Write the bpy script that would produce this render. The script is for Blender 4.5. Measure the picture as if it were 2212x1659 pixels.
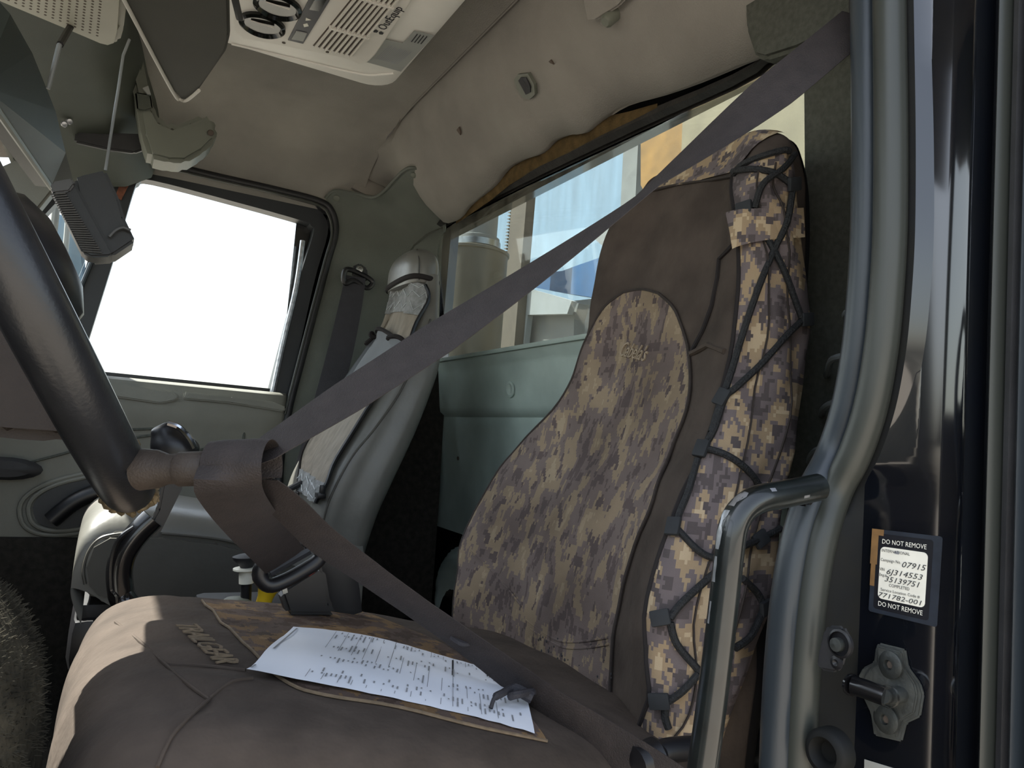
import bpy, bmesh, math, random
import numpy as np
from mathutils import Vector, Matrix
random.seed(7)
for o in list(bpy.data.objects): bpy.data.objects.remove(o)
SC = bpy.context.scene
COL = SC.collection
PI = math.pi
# ------------------------------------------------------------------ camera
# world: camera at origin, +X = rear of the truck, +Y = passenger side, +Z = up, metres
F, CX, CY = 1640.0, 1106.0, 829.5
_r, _p = math.atan(.078), math.atan(.082)
_up = np.array([math.cos(_p)*math.sin(_r), -math.cos(_p)*math.cos(_r), math.sin(_p)])
_y = np.array([-876, 66, 1640.]); _y /= np.linalg.norm(_y); _y -= _up*(_y@_up); _y /= np.linalg.norm(_y)
_x = np.cross(_up, _y); _x = _x if _x[0] > 0 else -_x
M = np.stack([_x, _y, _up])
def U(px, py, X=None, Y=None, Z=None, D=None):
    """point on the ray of a pixel of the 2212x1659 photograph, at a real distance"""
    d = M @ np.array([(px-CX)/F, (py-CY)/F, 1.])
    t = D if D is not None else X/d[0] if X is not None else Y/d[1] if Y is not None else Z/d[2]
    return Vector(d*t)
def PJ(P):
    P = np.asarray(P, float); c = P @ M
    return np.stack([CX+F*c[..., 0]/c[..., 2], CY+F*c[..., 1]/c[..., 2], c[..., 2]], -1)
cam = bpy.data.objects.new('camera', bpy.data.cameras.new('camera')); COL.objects.link(cam)
cam.data.sensor_width = 36; cam.data.lens = F/2212*36; cam.data.clip_start = .02; cam.data.clip_end = 500
cam.matrix_world = Matrix([[M[i][0], -M[i][1], -M[i][2], 0] for i in range(3)] + [[0, 0, 0, 1]])
SC.camera = cam
# ------------------------------------------------------------------ light
SUN = Vector((-.50, .40, 1.0)).normalized()          # towards the sun
W = bpy.data.worlds.new('sky'); SC.world = W; W.use_nodes = True
_n = W.node_tree.nodes; _bg = _n['Background']
sky = _n.new('ShaderNodeTexSky'); sky.sky_type = 'NISHITA'; sky.sun_disc = False
sky.sun_elevation = math.asin(SUN.z); sky.sun_rotation = math.atan2(SUN.x, SUN.y)
sky.air_density = 1.3; sky.dust_density = 2.5; sky.altitude = 100
_hs = _n.new('ShaderNodeHueSaturation'); _hs.inputs['Saturation'].default_value = .55
W.node_tree.links.new(sky.outputs[0], _hs.inputs['Color']); W.node_tree.links.new(_hs.outputs[0], _bg.inputs[0]); _bg.inputs[1].default_value = .28
sun = bpy.data.objects.new('sun', bpy.data.lights.new('sun', 'SUN')); COL.objects.link(sun)
sun.data.energy = 12.0; sun.data.angle = .0093; sun.data.color = (1, .95, .88)
sun.rotation_euler = SUN.to_track_quat('Z', 'Y').to_euler()
SC.view_settings.view_transform = 'Standard'; SC.view_settings.look = 'None'
SC.view_settings.gamma = 1; SC.view_settings.use_curve_mapping = False
SC.view_settings.exposure = .9
# ------------------------------------------------------------------ materials
def lin(c):
    return tuple(((v/255)/12.92 if v/255 <= .04045 else ((v/255+.055)/1.055)**2.4) for v in c)
MATS = {}
def mat(name, c, rough=.6, metal=0., var=.12, vscale=8., bump=.0, bscale=200., coat=0., spec=.5, c2=None, stretch=None, sheen=0.):
    """plain surface with mottled colour and fine relief"""
    if name in MATS: return MATS[name]
    m = bpy.data.materials.new(name); m.use_nodes = True
    nt = m.node_tree; b = nt.nodes['Principled BSDF']; L = nt.links.new
    b.inputs['Roughness'].default_value = rough; b.inputs['Metallic'].default_value = metal
    b.inputs['Coat Weight'].default_value = coat; b.inputs['Coat Roughness'].default_value = .06
    b.inputs['Specular IOR Level'].default_value = spec; b.inputs['Sheen Weight'].default_value = sheen
    tc = nt.nodes.new('ShaderNodeTexCoord'); src = tc.outputs['Object']
    if stretch:
        mp = nt.nodes.new('ShaderNodeMapping'); mp.inputs['Scale'].default_value = stretch
        L(src, mp.inputs['Vector']); src = mp.outputs[0]
    n = nt.nodes.new('ShaderNodeTexNoise'); n.inputs['Scale'].default_value = vscale; n.inputs['Detail'].default_value = 6
    L(src, n.inputs['Vector'])
    r = nt.nodes.new('ShaderNodeValToRGB'); a = lin(c)
    lo = tuple(v*(1-var) for v in a) if c2 is None else lin(c2)
    hi = tuple(min(1, v*(1+var)) for v in a)
    r.color_ramp.elements[0].position = .32; r.color_ramp.elements[1].position = .68
    r.color_ramp.elements[0].color = (*lo, 1); r.color_ramp.elements[1].color = (*hi, 1)
    L(n.outputs['Fac'], r.inputs['Fac']); L(r.outputs['Color'], b.inputs['Base Color'])
    if bump:
        n2 = nt.nodes.new('ShaderNodeTexNoise'); n2.inputs['Scale'].default_value = bscale; n2.inputs['Detail'].default_value = 3
        L(src, n2.inputs['Vector'])
        bp = nt.nodes.new('ShaderNodeBump'); bp.inputs['Strength'].default_value = bump; bp.inputs['Distance'].default_value = .004
        L(n2.outputs['Fac'], bp.inputs['Height']); L(bp.outputs[0], b.inputs['Normal'])
    MATS[name] = m
    return m
def camo(name, cols, pos, cell, scale, stretch=(1, 1, 1), dirt=0.):
    """pixelled camouflage print on the cloth's own UV metres"""
    m = bpy.data.materials.new(name); m.use_nodes = True
    nt = m.node_tree; b = nt.nodes['Principled BSDF']; L = nt.links.new
    b.inputs['Roughness'].default_value = .85; b.inputs['Specular IOR Level'].default_value = .25
    uv = nt.nodes.new('ShaderNodeUVMap'); uv.uv_map = 'UV'
    mp = nt.nodes.new('ShaderNodeMapping'); mp.inputs['Scale'].default_value = stretch; L(uv.outputs[0], mp.inputs[0])
    sn = nt.nodes.new('ShaderNodeVectorMath'); sn.operation = 'SNAP'; sn.inputs[1].default_value = (cell,)*3; L(mp.outputs[0], sn.inputs[0])
    n = nt.nodes.new('ShaderNodeTexNoise'); n.inputs['Scale'].default_value = scale; n.inputs['Detail'].default_value = 3.2; n.inputs['Roughness'].default_value = .62
    L(sn.outputs[0], n.inputs['Vector'])
    r = nt.nodes.new('ShaderNodeValToRGB'); r.color_ramp.interpolation = 'CONSTANT'
    while len(r.color_ramp.elements) < len(cols): r.color_ramp.elements.new(.5)
    for e, p, c in zip(r.color_ramp.elements, pos, cols): e.position = p; e.color = (*lin(c), 1)
    L(n.outputs['Fac'], r.inputs['Fac']); out = r.outputs['Color']
    # a second, finer layer of dark squares
    n3 = nt.nodes.new('ShaderNodeTexNoise'); n3.inputs['Scale'].default_value = scale*2.3; n3.inputs['Detail'].default_value = 1
    ad = nt.nodes.new('ShaderNodeVectorMath'); ad.operation = 'ADD'; ad.inputs[1].default_value = (3.3, 7.1, 1.9); L(sn.outputs[0], ad.inputs[0]); L(ad.outputs[0], n3.inputs['Vector'])
    gt = nt.nodes.new('ShaderNodeMath'); gt.operation = 'GREATER_THAN'; gt.inputs[1].default_value = .62; L(n3.outputs['Fac'], gt.inputs[0])
    mx = nt.nodes.new('ShaderNodeMix'); mx.data_type = 'RGBA'; mx.inputs['B'].default_value = (*lin(cols[0]), 1)
    L(gt.outputs[0], mx.inputs['Factor']); L(out, mx.inputs['A']); out = mx.outputs['Result']
    if dirt:
        n4 = nt.nodes.new('ShaderNodeTexNoise'); n4.inputs['Scale'].default_value = 6; n4.inputs['Detail'].default_value = 5; L(uv.outputs[0], n4.inputs['Vector'])
        m4 = nt.nodes.new('ShaderNodeMix'); m4.data_type = 'RGBA'; m4.blend_type = 'MULTIPLY'; m4.inputs['B'].default_value = (*lin((120, 112, 104)), 1)
        mr = nt.nodes.new('ShaderNodeMapRange'); mr.inputs[1].default_value = .4; mr.inputs[2].default_value = .75; mr.inputs[4].default_value = dirt
        L(n4.outputs['Fac'], mr.inputs[0]); L(mr.outputs[0], m4.inputs['Factor']); L(out, m4.inputs['A']); out = m4.outputs['Result']
    L(out, b.inputs['Base Color'])
    n2 = nt.nodes.new('ShaderNodeTexNoise'); n2.inputs['Scale'].default_value = 900; L(uv.outputs[0], n2.inputs['Vector'])
    n5 = nt.nodes.new('ShaderNodeTexNoise'); n5.inputs['Scale'].default_value = 14; n5.inputs['Detail'].default_value = 2; L(uv.outputs[0], n5.inputs['Vector'])
    ma = nt.nodes.new('ShaderNodeMath'); ma.operation = 'MULTIPLY_ADD'; ma.inputs[1].default_value = 6; L(n5.outputs['Fac'], ma.inputs[0]); L(n2.outputs['Fac'], ma.inputs[2])
    bp = nt.nodes.new('ShaderNodeBump'); bp.inputs['Strength'].default_value = .35; bp.inputs['Distance'].default_value = .003
    L(ma.outputs[0], bp.inputs['Height']); L(bp.outputs[0], b.inputs['Normal'])
    MATS[name] = m
    return m
def glass(name, tint, dust=.0, dustcol=(200, 195, 180), scale=25.):
    m = bpy.data.materials.new(name); m.use_nodes = True
    nt = m.node_tree; nt.nodes.remove(nt.nodes['Principled BSDF']); L = nt.links.new; out = nt.nodes['Material Output']
    tr = nt.nodes.new('ShaderNodeBsdfTransparent'); tr.inputs[0].default_value = (*tint, 1)
    gl = nt.nodes.new('ShaderNodeBsdfGlossy'); gl.inputs['Roughness'].default_value = .03
    lw = nt.nodes.new('ShaderNodeLayerWeight'); lw.inputs[0].default_value = .5
    pw5 = nt.nodes.new('ShaderNodeMath'); pw5.operation = 'POWER'; pw5.inputs[1].default_value = 5; L(lw.outputs['Facing'], pw5.inputs[0])
    fr = nt.nodes.new('ShaderNodeMath'); fr.operation = 'MULTIPLY_ADD'; fr.inputs[1].default_value = .9; fr.inputs[2].default_value = .03; L(pw5.outputs[0], fr.inputs[0])
    mx = nt.nodes.new('ShaderNodeMixShader'); L(fr.outputs[0], mx.inputs[0]); L(tr.outputs[0], mx.inputs[1]); L(gl.outputs[0], mx.inputs[2])
    last = mx
    if dust:
        tc = nt.nodes.new('ShaderNodeTexCoord'); n = nt.nodes.new('ShaderNodeTexNoise'); n.inputs['Scale'].default_value = scale; n.inputs['Detail'].default_value = 7
        mp = nt.nodes.new('ShaderNodeMapping'); mp.inputs['Scale'].default_value = (1, 1, .22); L(tc.outputs['Object'], mp.inputs[0]); L(mp.outputs[0], n.inputs['Vector'])
        mr = nt.nodes.new('ShaderNodeMapRange'); mr.inputs[1].default_value = .35; mr.inputs[2].default_value = .75; mr.inputs[3].default_value = dust*.4; mr.inputs[4].default_value = dust*1.6; L(n.outputs['Fac'], mr.inputs[0])
        d = nt.nodes.new('ShaderNodeBsdfTranslucent'); d.inputs[0].default_value = (*lin(dustcol), 1)
        d2 = nt.nodes.new('ShaderNodeBsdfDiffuse'); d2.inputs[0].default_value = (*lin(dustcol), 1)
        dm = nt.nodes.new('ShaderNodeMixShader'); dm.inputs[0].default_value = .5; L(d.outputs[0], dm.inputs[1]); L(d2.outputs[0], dm.inputs[2])
        m2 = nt.nodes.new('ShaderNodeMixShader'); L(mr.outputs[0], m2.inputs[0]); L(mx.outputs[0], m2.inputs[1]); L(dm.outputs[0], m2.inputs[2]); last = m2
    L(last.outputs[0], out.inputs[0]); MATS[name] = m
    return m
mat('headliner', (138, 134, 128), .95, var=.14, vscale=5, bump=.25, bscale=500, spec=.2)
mat('foam_edge', (88, 73, 48), .95, var=.3, vscale=40, bump=.5, bscale=300, spec=.1)
mat('overhead', (68, 72, 64), .7, var=.1, bump=.15, bscale=700)
mat('bracket', (104, 107, 97), .55, var=.08, bump=.1, bscale=700)
mat('pillar_trim', (96, 100, 93), .75, var=.12, bump=.4, bscale=600)
mat('rear_panel', (164, 180, 174), .6, var=.16, vscale=6, bump=.3, bscale=900)
mat('felt', (84, 86, 80), .95, var=.16, vscale=120, bump=.4, bscale=700, spec=.1)
mat('door_panel', (118, 118, 110), .6, var=.1, vscale=7, bump=.2, bscale=900)
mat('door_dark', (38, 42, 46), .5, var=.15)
mat('black_rubber', (30, 31, 34), .5, var=.25, vscale=30, bump=.1)
mat('gasket', (34, 32, 30), .6, var=.4, vscale=30, bump=.3, bscale=120)
mat('seal_grey', (46, 53, 59), .38, var=.12, vscale=10, stretch=(1, 1, .2), bump=.05)
mat('seal_green', (52, 55, 51), .42, var=.15, vscale=14, stretch=(2, 2, .15))
mat('paint', (7, 9, 15), .08, var=.5, vscale=14, coat=1., c2=(14, 16, 20))
mat('paint_worn', (20, 20, 17), .65, var=.5, vscale=18, coat=.0, spec=.2, bump=.1, bscale=80, c2=(20, 22, 24))
mat('brown_cloth', (70, 62, 56), .92, var=.24, vscale=15, bump=.7, bscale=45, spec=.2)
mat('dark_cloth', (40, 37, 37), .9, var=.15, vscale=9, bump=.3, bscale=40, spec=.2)
mat('black_cord', (24, 26, 28), .75, var=.3, vscale=200, bump=.6, bscale=400)
mat('back_cloth', (24, 23, 24), .9, var=.15, vscale=9, bump=.3, bscale=40, spec=.2)
mat('tab', (34, 37, 40), .8, var=.15, vscale=60)
mat('stitch', (44, 37, 33), .85, var=.2, vscale=200)
mat('embroidery', (104, 90, 72), .8, var=.2, vscale=120)
mat('embroidery_light', (134, 120, 100), .7, var=.2, vscale=120)
mat('visor_green', (40, 47, 44), .6, var=.12, bump=.1, bscale=700)
mat('vinyl', (100, 99, 94), .36, var=.08, vscale=10, bump=.25, bscale=30)
mat('vinyl_dark', (68, 66, 61), .45, var=.1, bump=.2, bscale=40)
mat('cover_cloth', (132, 124, 112), .9, var=.16, vscale=10, stretch=(6, 6, .7), bump=.6, bscale=12)
mat('cover_grey', (104, 108, 112), .85, var=.1, bump=.3, bscale=30)
mat('mesh_cloth', (126, 128, 128), .8, var=.25, vscale=70, bump=.3)
mat('thread', (200, 205, 208), .6, var=.1)
mat('webbing', (42, 36, 35), .75, var=.2, vscale=60, bump=.35, bscale=600)
mat('webbing_dark', (44, 43, 48), .7, var=.14, vscale=40, bump=.35, bscale=600)
mat('plastic_black', (22, 22, 25), .38, var=.2, vscale=30)
mat('plastic_matte', (38, 38, 40), .6, var=.2, vscale=30, bump=.1, bscale=800)
mat('rim_cover', (30, 31, 34), .34, var=.2, vscale=20, bump=.06, bscale=300)
mat('column_brown', (38, 31, 27), .7, var=.25, vscale=30, bump=.2, bscale=500)
mat('stub_brown', (60, 52, 46), .6, var=.14, vscale=40, bump=.2, bscale=500)
mat('wool', (112, 100, 80), .98, var=.4, vscale=60, spec=.05)
mat('wool_dark', (52, 49, 42), .98, var=.5, vscale=18, bump=.8, bscale=90, spec=.05, c2=(24, 24, 22))
mat('chrome', (210, 214, 220), .08, 1., var=.05)
mat('steel', (150, 152, 150), .3, 1., var=.2, vscale=60)
mat('zinc', (78, 81, 79), .55, .7, var=.35, vscale=40, bump=.2, bscale=150)
mat('black_metal', (18, 18, 20), .22, .2, var=.3, vscale=30, coat=.5)
mat('chipped', (20, 25, 25), .28, .0, var=.4, vscale=40, coat=.4)
mat('bare_metal', (170, 172, 176), .35, .8, var=.3, vscale=80)
mat('white_plastic', (232, 229, 222), .45, var=.05)
mat('white_plastic2', (218, 214, 206), .5, var=.06)
mat('slot', (84, 74, 66), .8, var=.2)
mat('knob_white', (226, 222, 206), .4, var=.05)
mat('yellow', (236, 196, 40), .4, var=.06)
mat('red', (170, 50, 40), .5)
mat('lens_dark', (20, 22, 20), .12, var=.2)
mat('display', (14, 18, 34), .45, var=.3)
mat('grey_label', (150, 152, 148), .6, var=.05)
mat('print_dark', (40, 40, 44), .7)
mat('print_grey', (140, 142, 146), .7)
mat('paper', (226, 230, 238), .8, var=.02)
mat('sticker_white', (226, 224, 212), .5, var=.06, vscale=40)
mat('sticker_black', (18, 20, 28), .25, var=.2)
mat('tape', (112, 82, 44), .6, var=.25, vscale=60)
mat('film', (34, 40, 50), .25, var=.2, vscale=60)
mat('visor', (56, 56, 49), .75, var=.08, bump=.12, bscale=900)
mat('visor_edge', (188, 186, 178), .5, var=.06)
mat('console_grey', (168, 166, 150), .5, var=.06)
mat('mic_black', (22, 23, 23), .5, var=.15, bump=.1, bscale=800)
mat('mic_grey', (66, 65, 64), .5, var=.1)
mat('wire', (120, 124, 126), .4, var=.2)
mat('carpet', (40, 38, 34), .98, var=.4, vscale=60, bump=.6, bscale=300)
mat('dash', (58, 52, 46), .7, var=.15, bump=.1)
mat('ground', (140, 133, 122), .95, var=.2, vscale=2, bump=.5, bscale=14)
mat('bag', (226, 226, 222), .3, var=.06)
mat('rust', (120, 74, 54), .8, var=.4, vscale=60)
mat('ext_blue', (122, 147, 165), .6, var=.12, vscale=5, stretch=(1, 3, .5))
mat('ext_white', (150, 155, 154), .6, var=.1, vscale=5)
mat('ext_deepblue', (58, 98, 140), .5, var=.25, vscale=6)
mat('ext_drum', (104, 98, 84), .5, .3, var=.2, vscale=5)
mat('ext_post', (88, 79, 65), .6, var=.15)
mat('ext_yellow', (142, 106, 48), .6, var=.2, vscale=10)
mat('ext_cream', (132, 122, 96), .6, var=.12, vscale=9)
mat('ext_grey', (120, 122, 118), .6, var=.15)
camo('camo_front', [(88, 77, 75), (110, 98, 93), (138, 122, 101), (152, 137, 114)], [0, .40, .51, .62], .0022, 30, (1, .5, 1), dirt=.7)
camo('camo_side', [(82, 75, 75), (106, 97, 97), (152, 133, 107), (178, 160, 132)], [0, .42, .505, .59], .0046, 22, (1, 1, 1), dirt=.25)
camo('camo_seat', [(80, 66, 58), (98, 84, 76), (126, 102, 74), (142, 116, 86)], [0, .42, .52, .64], .003, 20, (1, 1, 1), dirt=.7)
glass('glass_clear', (.95, .97, .96), dust=.012)
glass('glass_rear', (.62, .66, .66), dust=.07)
# ------------------------------------------------------------------ mesh helpers
ORG = {}
def org(o): return ORG.get(o.name, Vector((0, 0, 0)))
def thing(name, label, cat, loc, group=None, kind=None):
    o = bpy.data.objects.new(name, None); COL.objects.link(o); o.empty_display_size = .05
    o.location = loc; ORG[o.name] = Vector(loc)
    o['label'] = label
    if kind: o['kind'] = kind
    else: o['category'] = cat
    if group: o['group'] = group
    return o
def obj(name, vf, m, parent=None, smooth=True, uvf=None, label=None, cat=None, group=None, kind=None, fix=True, sharp=None):
    vs, fs = vf
    vs = [Vector(v) for v in vs]
    if parent is None:
        lo = Vector([min(v[i] for v in vs) for i in range(3)]); hi = Vector([max(v[i] for v in vs) for i in range(3)])
        O = Vector(((lo.x+hi.x)/2, (lo.y+hi.y)/2, lo.z))
    else: O = org(parent)
    me = bpy.data.meshes.new(name); me.from_pydata([v-O for v in vs], [], fs); me.update()
    if uvf:
        ul = me.uv_layers.new(name='UV')
        for lp in me.loops: ul.data[lp.index].uv = uvf(vs[lp.vertex_index])
    if fix:
        bm = bmesh.new(); bm.from_mesh(me); bmesh.ops.recalc_face_normals(bm, faces=bm.faces); bm.to_mesh(me); bm.free()
    if smooth:
        me.polygons.foreach_set('use_smooth', [True]*len(me.polygons))
        try: me.set_sharp_from_angle(angle=math.radians(sharp or 40))
        except Exception: pass
    me.materials.append(MATS[m] if isinstance(m, str) else m)
    o = bpy.data.objects.new(name, me); COL.objects.link(o)
    if parent is None: o.location = O
    else: o.parent = parent
    ORG[o.name] = O.copy()
    if label: o['label'] = label
    if cat: o['category'] = cat
    if group: o['group'] = group
    if kind: o['kind'] = kind
    return o
def join(*vfs):
    V, Fc = [], []
    for v, f in vfs:
        k = len(V); V += [Vector(a) for a in v]; Fc += [[i+k for i in q] for q in f]
    return V, Fc
def crom(pts, n, closed=False):
    """Catmull-Rom resample: n samples for each span"""
    P = [Vector(p) for p in pts]; N = len(P); out = []
    spans = N if closed else N-1
    for i in range(spans):
        g = lambda k: P[k % N] if closed else P[max(0, min(N-1, k))]
        a, b, c, d = g(i-1), g(i), g(i+1), g(i+2)
        for j in range(n):
            t = j/n
            out.append(.5*((2*b)+(c-a)*t+(2*a-5*b+4*c-d)*t*t+(3*b-a-3*c+d)*t**3))
    if not closed: out.append(P[-1])
    return out
def tube(pts, r, seg=10, closed=False, caps=True, sx=1.):
    P = [Vector(p) for p in pts]; N = len(P); V = []; Fc = []
    R = r if isinstance(r, (list, tuple)) else [r]*N
    t0 = (P[1]-P[0]).normalized(); ref = Vector((0, 0, 1)) if abs(t0.z) < .9 else Vector((1, 0, 0))
    nrm = (ref-t0*ref.dot(t0)).normalized()
    for i in range(N):
        a = P[i-1] if i else (P[-1] if closed else P[0]); b = P[(i+1) % N] if (i < N-1 or closed) else P[-1]
        t = (b-a).normalized(); nrm = (nrm-t*nrm.dot(t)).normalized(); bi = t.cross(nrm)
        for k in range(seg):
            q = 2*PI*k/seg; V.append(P[i]+nrm*(R[i]*math.cos(q))+bi*(R[i]*sx*math.sin(q)))
    for i in range(N if closed else N-1):
        j = (i+1) % N
        for k in range(seg):
            l = (k+1) % seg; Fc.append([i*seg+k, i*seg+l, j*seg+l, j*seg+k])
    if caps and not closed:
        Fc.append(list(range(seg))[::-1]); Fc.append([(N-1)*seg+k for k in range(seg)])
    return V, Fc
def grid(rows, cu=False, cv=False):
    n, m_ = len(rows), len(rows[0]); V = [Vector(p) for r in rows for p in r]; Fc = []
    for i in range(n if cv else n-1):
        for j in range(m_ if cu else m_-1):
            a, b = i*m_+j, i*m_+(j+1) % m_; i2 = (i+1) % n
            Fc.append([a, b, i2*m_+(j+1) % m_, i2*m_+j])
    return V, Fc
def loft(rows, cap=True):
    V, Fc = grid(rows, cu=True); m_ = len(rows[0]); n = len(rows)
    if cap: Fc.append(list(range(m_))[::-1]); Fc.append([(n-1)*m_+k for k in range(m_)])
    return V, Fc
def prism(poly, vec, bev=0.):
    """polygon (3D points in a plane) pushed along vec; optional bevel of its outline on the far side"""
    P = [Vector(p) for p in poly]; n = len(P); vec = Vector(vec)
    bm = bmesh.new(); a = [bm.verts.new(p) for p in P]; f = bm.faces.new(a)
    r = bmesh.ops.extrude_face_region(bm, geom=[f])
    vs = [g for g in r['geom'] if isinstance(g, bmesh.types.BMVert)]
    bmesh.ops.translate(bm, verts=vs, vec=vec)
    bmesh.ops.recalc_face_normals(bm, faces=bm.faces)
    if bev: bmesh.ops.bevel(bm, geom=bm.edges[:], offset=bev, segments=2, affect='EDGES', clamp_overlap=True)
    bmesh.ops.triangulate(bm, faces=[q for q in bm.faces if len(q.verts) > 4])
    bm.verts.index_update()
    out = ([v.co.copy() for v in bm.verts], [[v.index for v in q.verts] for q in bm.faces]); bm.free()
    return out
def box(c, s, bev=.0, rot=None, seg=2):
    bm = bmesh.new(); bmesh.ops.create_cube(bm, size=1)
    for v in bm.verts: v.co = Vector((v.co.x*s[0], v.co.y*s[1], v.co.z*s[2]))
    if bev: bmesh.ops.bevel(bm, geom=bm.edges[:], offset=bev, segments=seg, affect='EDGES', profile=.6)
    R = rot if rot is not None else Matrix.Identity(3)
    bm.verts.index_update()
    out = ([R@v.co+Vector(c) for v in bm.verts], [[v.index for v in q.verts] for q in bm.faces]); bm.free()
    return out
def lathe(prof, c, axis=(0, 0, 1), seg=24, cap=True):
    A = Vector(axis).normalized(); ref = Vector((1, 0, 0)) if abs(A.x) < .9 else Vector((0, 1, 0))
    e1 = (ref-A*ref.dot(A)).normalized(); e2 = A.cross(e1); rows = []
    for r, h in prof:
        rows.append([Vector(c)+A*h+e1*(r*math.cos(2*PI*k/seg))+e2*(r*math.sin(2*PI*k/seg)) for k in range(seg)])
    return loft(rows, cap)
def ribbon(cents, dirs, width, th=.0012):
    """webbing strap: centre line, width directions, real thickness"""
    C = [Vector(c) for c in cents]; N = len(C); rows = []
    W_ = width if isinstance(width, (list, tuple)) else [width]*N
    for i in range(N):
        t = (C[min(N-1, i+1)]-C[max(0, i-1)]).normalized(); d = Vector(dirs[i]); d = (d-t*d.dot(t)).normalized(); n = t.cross(d)
        w = W_[i]/2
        rows.append([C[i]+d*w*s+n*th*h*(1 if abs(s) < .95 else .5) for s, h in ((-1, .5), (-.5, 1), (0, 1), (.5, 1), (1, .5), (1, -.5), (.5, -1), (0, -1), (-.5, -1), (-1, -.5))])
    return loft(rows)
def text_vf(s, size, extr=.0, align='CENTER', shear=0., spacing=1.):
    cu = bpy.data.curves.new('t', 'FONT'); cu.body = s; cu.size = size; cu.extrude = extr; cu.align_x = align; cu.align_y = 'CENTER'; cu.shear = shear; cu.space_character = spacing
    cu.resolution_u = 2
    o = bpy.data.objects.new('t', cu); COL.objects.link(o); bpy.context.view_layer.update()
    me = bpy.data.meshes.new_from_object(o.evaluated_get(bpy.context.evaluated_depsgraph_get()))
    out = ([v.co.copy() for v in me.vertices], [list(p.vertices) for p in me.polygons])
    bpy.data.objects.remove(o); bpy.data.curves.remove(cu); bpy.data.meshes.remove(me)
    return out
def place(vf, o, ex, ey, ez):
    o, ex, ey, ez = Vector(o), Vector(ex), Vector(ey), Vector(ez)
    return [o+ex*v.x+ey*v.y+ez*v.z for v in vf[0]], vf[1]
def frame_q(q):
    """from four corner points tl, tr, br, bl -> function (s,t in 0..1, from top left) to point, and normal"""
    tl, tr, br, bl = [Vector(p) for p in q]
    n = (tr-tl).cross(bl-tl).normalized()
    return (lambda s, t: (tl*(1-s)+tr*s)*(1-t)+(bl*(1-s)+br*s)*t), n
class Surf:
    """smooth surface through a control grid (rows x cols of points)"""
    def __init__(s, ctrl, nu=8, nv=8, cu=False):
        rows = [crom(r, nu, cu) for r in ctrl]
        cols = [crom([r[j] for r in rows], nv) for j in range(len(rows[0]))]
        s.G = np.array([[list(c[i]) for c in cols] for i in range(len(cols[0]))]); s.cu = cu
        s.nv, s.nu = s.G.shape[:2]
        du = (np.roll(s.G, -1, 1)-np.roll(s.G, 1, 1)) if cu else np.gradient(s.G, axis=1)
        dv = np.gradient(s.G, axis=0); n = np.cross(du, dv); s.N = n/np.maximum(1e-9, np.linalg.norm(n, axis=2, keepdims=True))
    def orient(s, inside):
        d = s.G-(s.G.mean(1, keepdims=True) if s.cu else np.array(inside)); s.N *= np.sign(np.sign((s.N*d).sum(2)).sum()); return s
    def _b(s, A, u, v):
        v = min(max(v, 0), s.nv-1.001); i = int(v); fv = v-i
        if s.cu: j = int(math.floor(u)) % s.nu; fu = u-math.floor(u); j2 = (j+1) % s.nu
        else:
            u = min(max(u, 0), s.nu-1.001); j = int(u); fu = u-j; j2 = j+1
        return Vector(((A[i, j]*(1-fu)+A[i, j2]*fu)*(1-fv)+(A[i+1, j]*(1-fu)+A[i+1, j2]*fu)*fv))
    def P(s, u, v, off=0.):
        return s._b(s.G, u, v)+s._b(s.N, u, v).normalized()*off
    def vf(s, cap=True):
        rows = [[Vector(p) for p in r] for r in s.G]
        return loft(rows, cap) if s.cu else grid(rows)
    def find(s, px, py):
        q = PJ(s.G); d = np.hypot(q[..., 0]-px, q[..., 1]-py); face = -(s.N*s.G).sum(2)
        d = np.where(face > -.02, d, d+400); m_ = d.min()
        k = np.argmin(np.where(d < m_+5, q[..., 2], 1e9)); i, j = divmod(k, s.nu)
        best = (1e9, j, i)
        for st_ in (.5, .25, .1, .04):
            j0, i0 = best[1], best[2]
            for a in (-2, -1, 0, 1, 2):
                for b in (-2, -1, 0, 1, 2):
                    z = PJ(np.array(s.P(j0+a*st_, i0+b*st_))); e = math.hypot(z[0]-px, z[1]-py)
                    if e < best[0]: best = (e, j0+a*st_, i0+b*st_)
        return best[1], best[2]
    def pt(s, px, py, off=0.):
        return s.P(*s.find(px, py), off)
    def nrm(s, px, py):
        u, v = s.find(px, py); return s._b(s.N, u, v).normalized()
def rows_patch(S, rows_px, off, nu=22, sub=4, th=0.):
    """cloth panel on a surface: rows of pixel pairs/triples across it, lofted, following the surface"""
    uv = [[S.find(*p) for p in r] for r in rows_px]
    if S.cu:
        for r in uv:
            for k in range(1, len(r)):
                while r[k][0]-r[k-1][0] > S.nu/2: r[k] = (r[k][0]-S.nu, r[k][1])
                while r[k][0]-r[k-1][0] < -S.nu/2: r[k] = (r[k][0]+S.nu, r[k][1])
        for i in range(1, len(uv)):
            d = round((uv[i][0][0]-uv[i-1][0][0])/S.nu)*S.nu
            uv[i] = [(a-d, b) for a, b in uv[i]]
    k = len(uv[0])
    cols = [crom([Vector((r[j][0], r[j][1], 0)) for r in uv], sub) for j in range(k)]
    out = []
    for i in range(len(cols[0])):
        rr = crom([c[i] for c in cols], max(1, nu//(k-1)))
        out.append([S.P(p.x, p.y, off) for p in rr])
    return out
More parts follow.
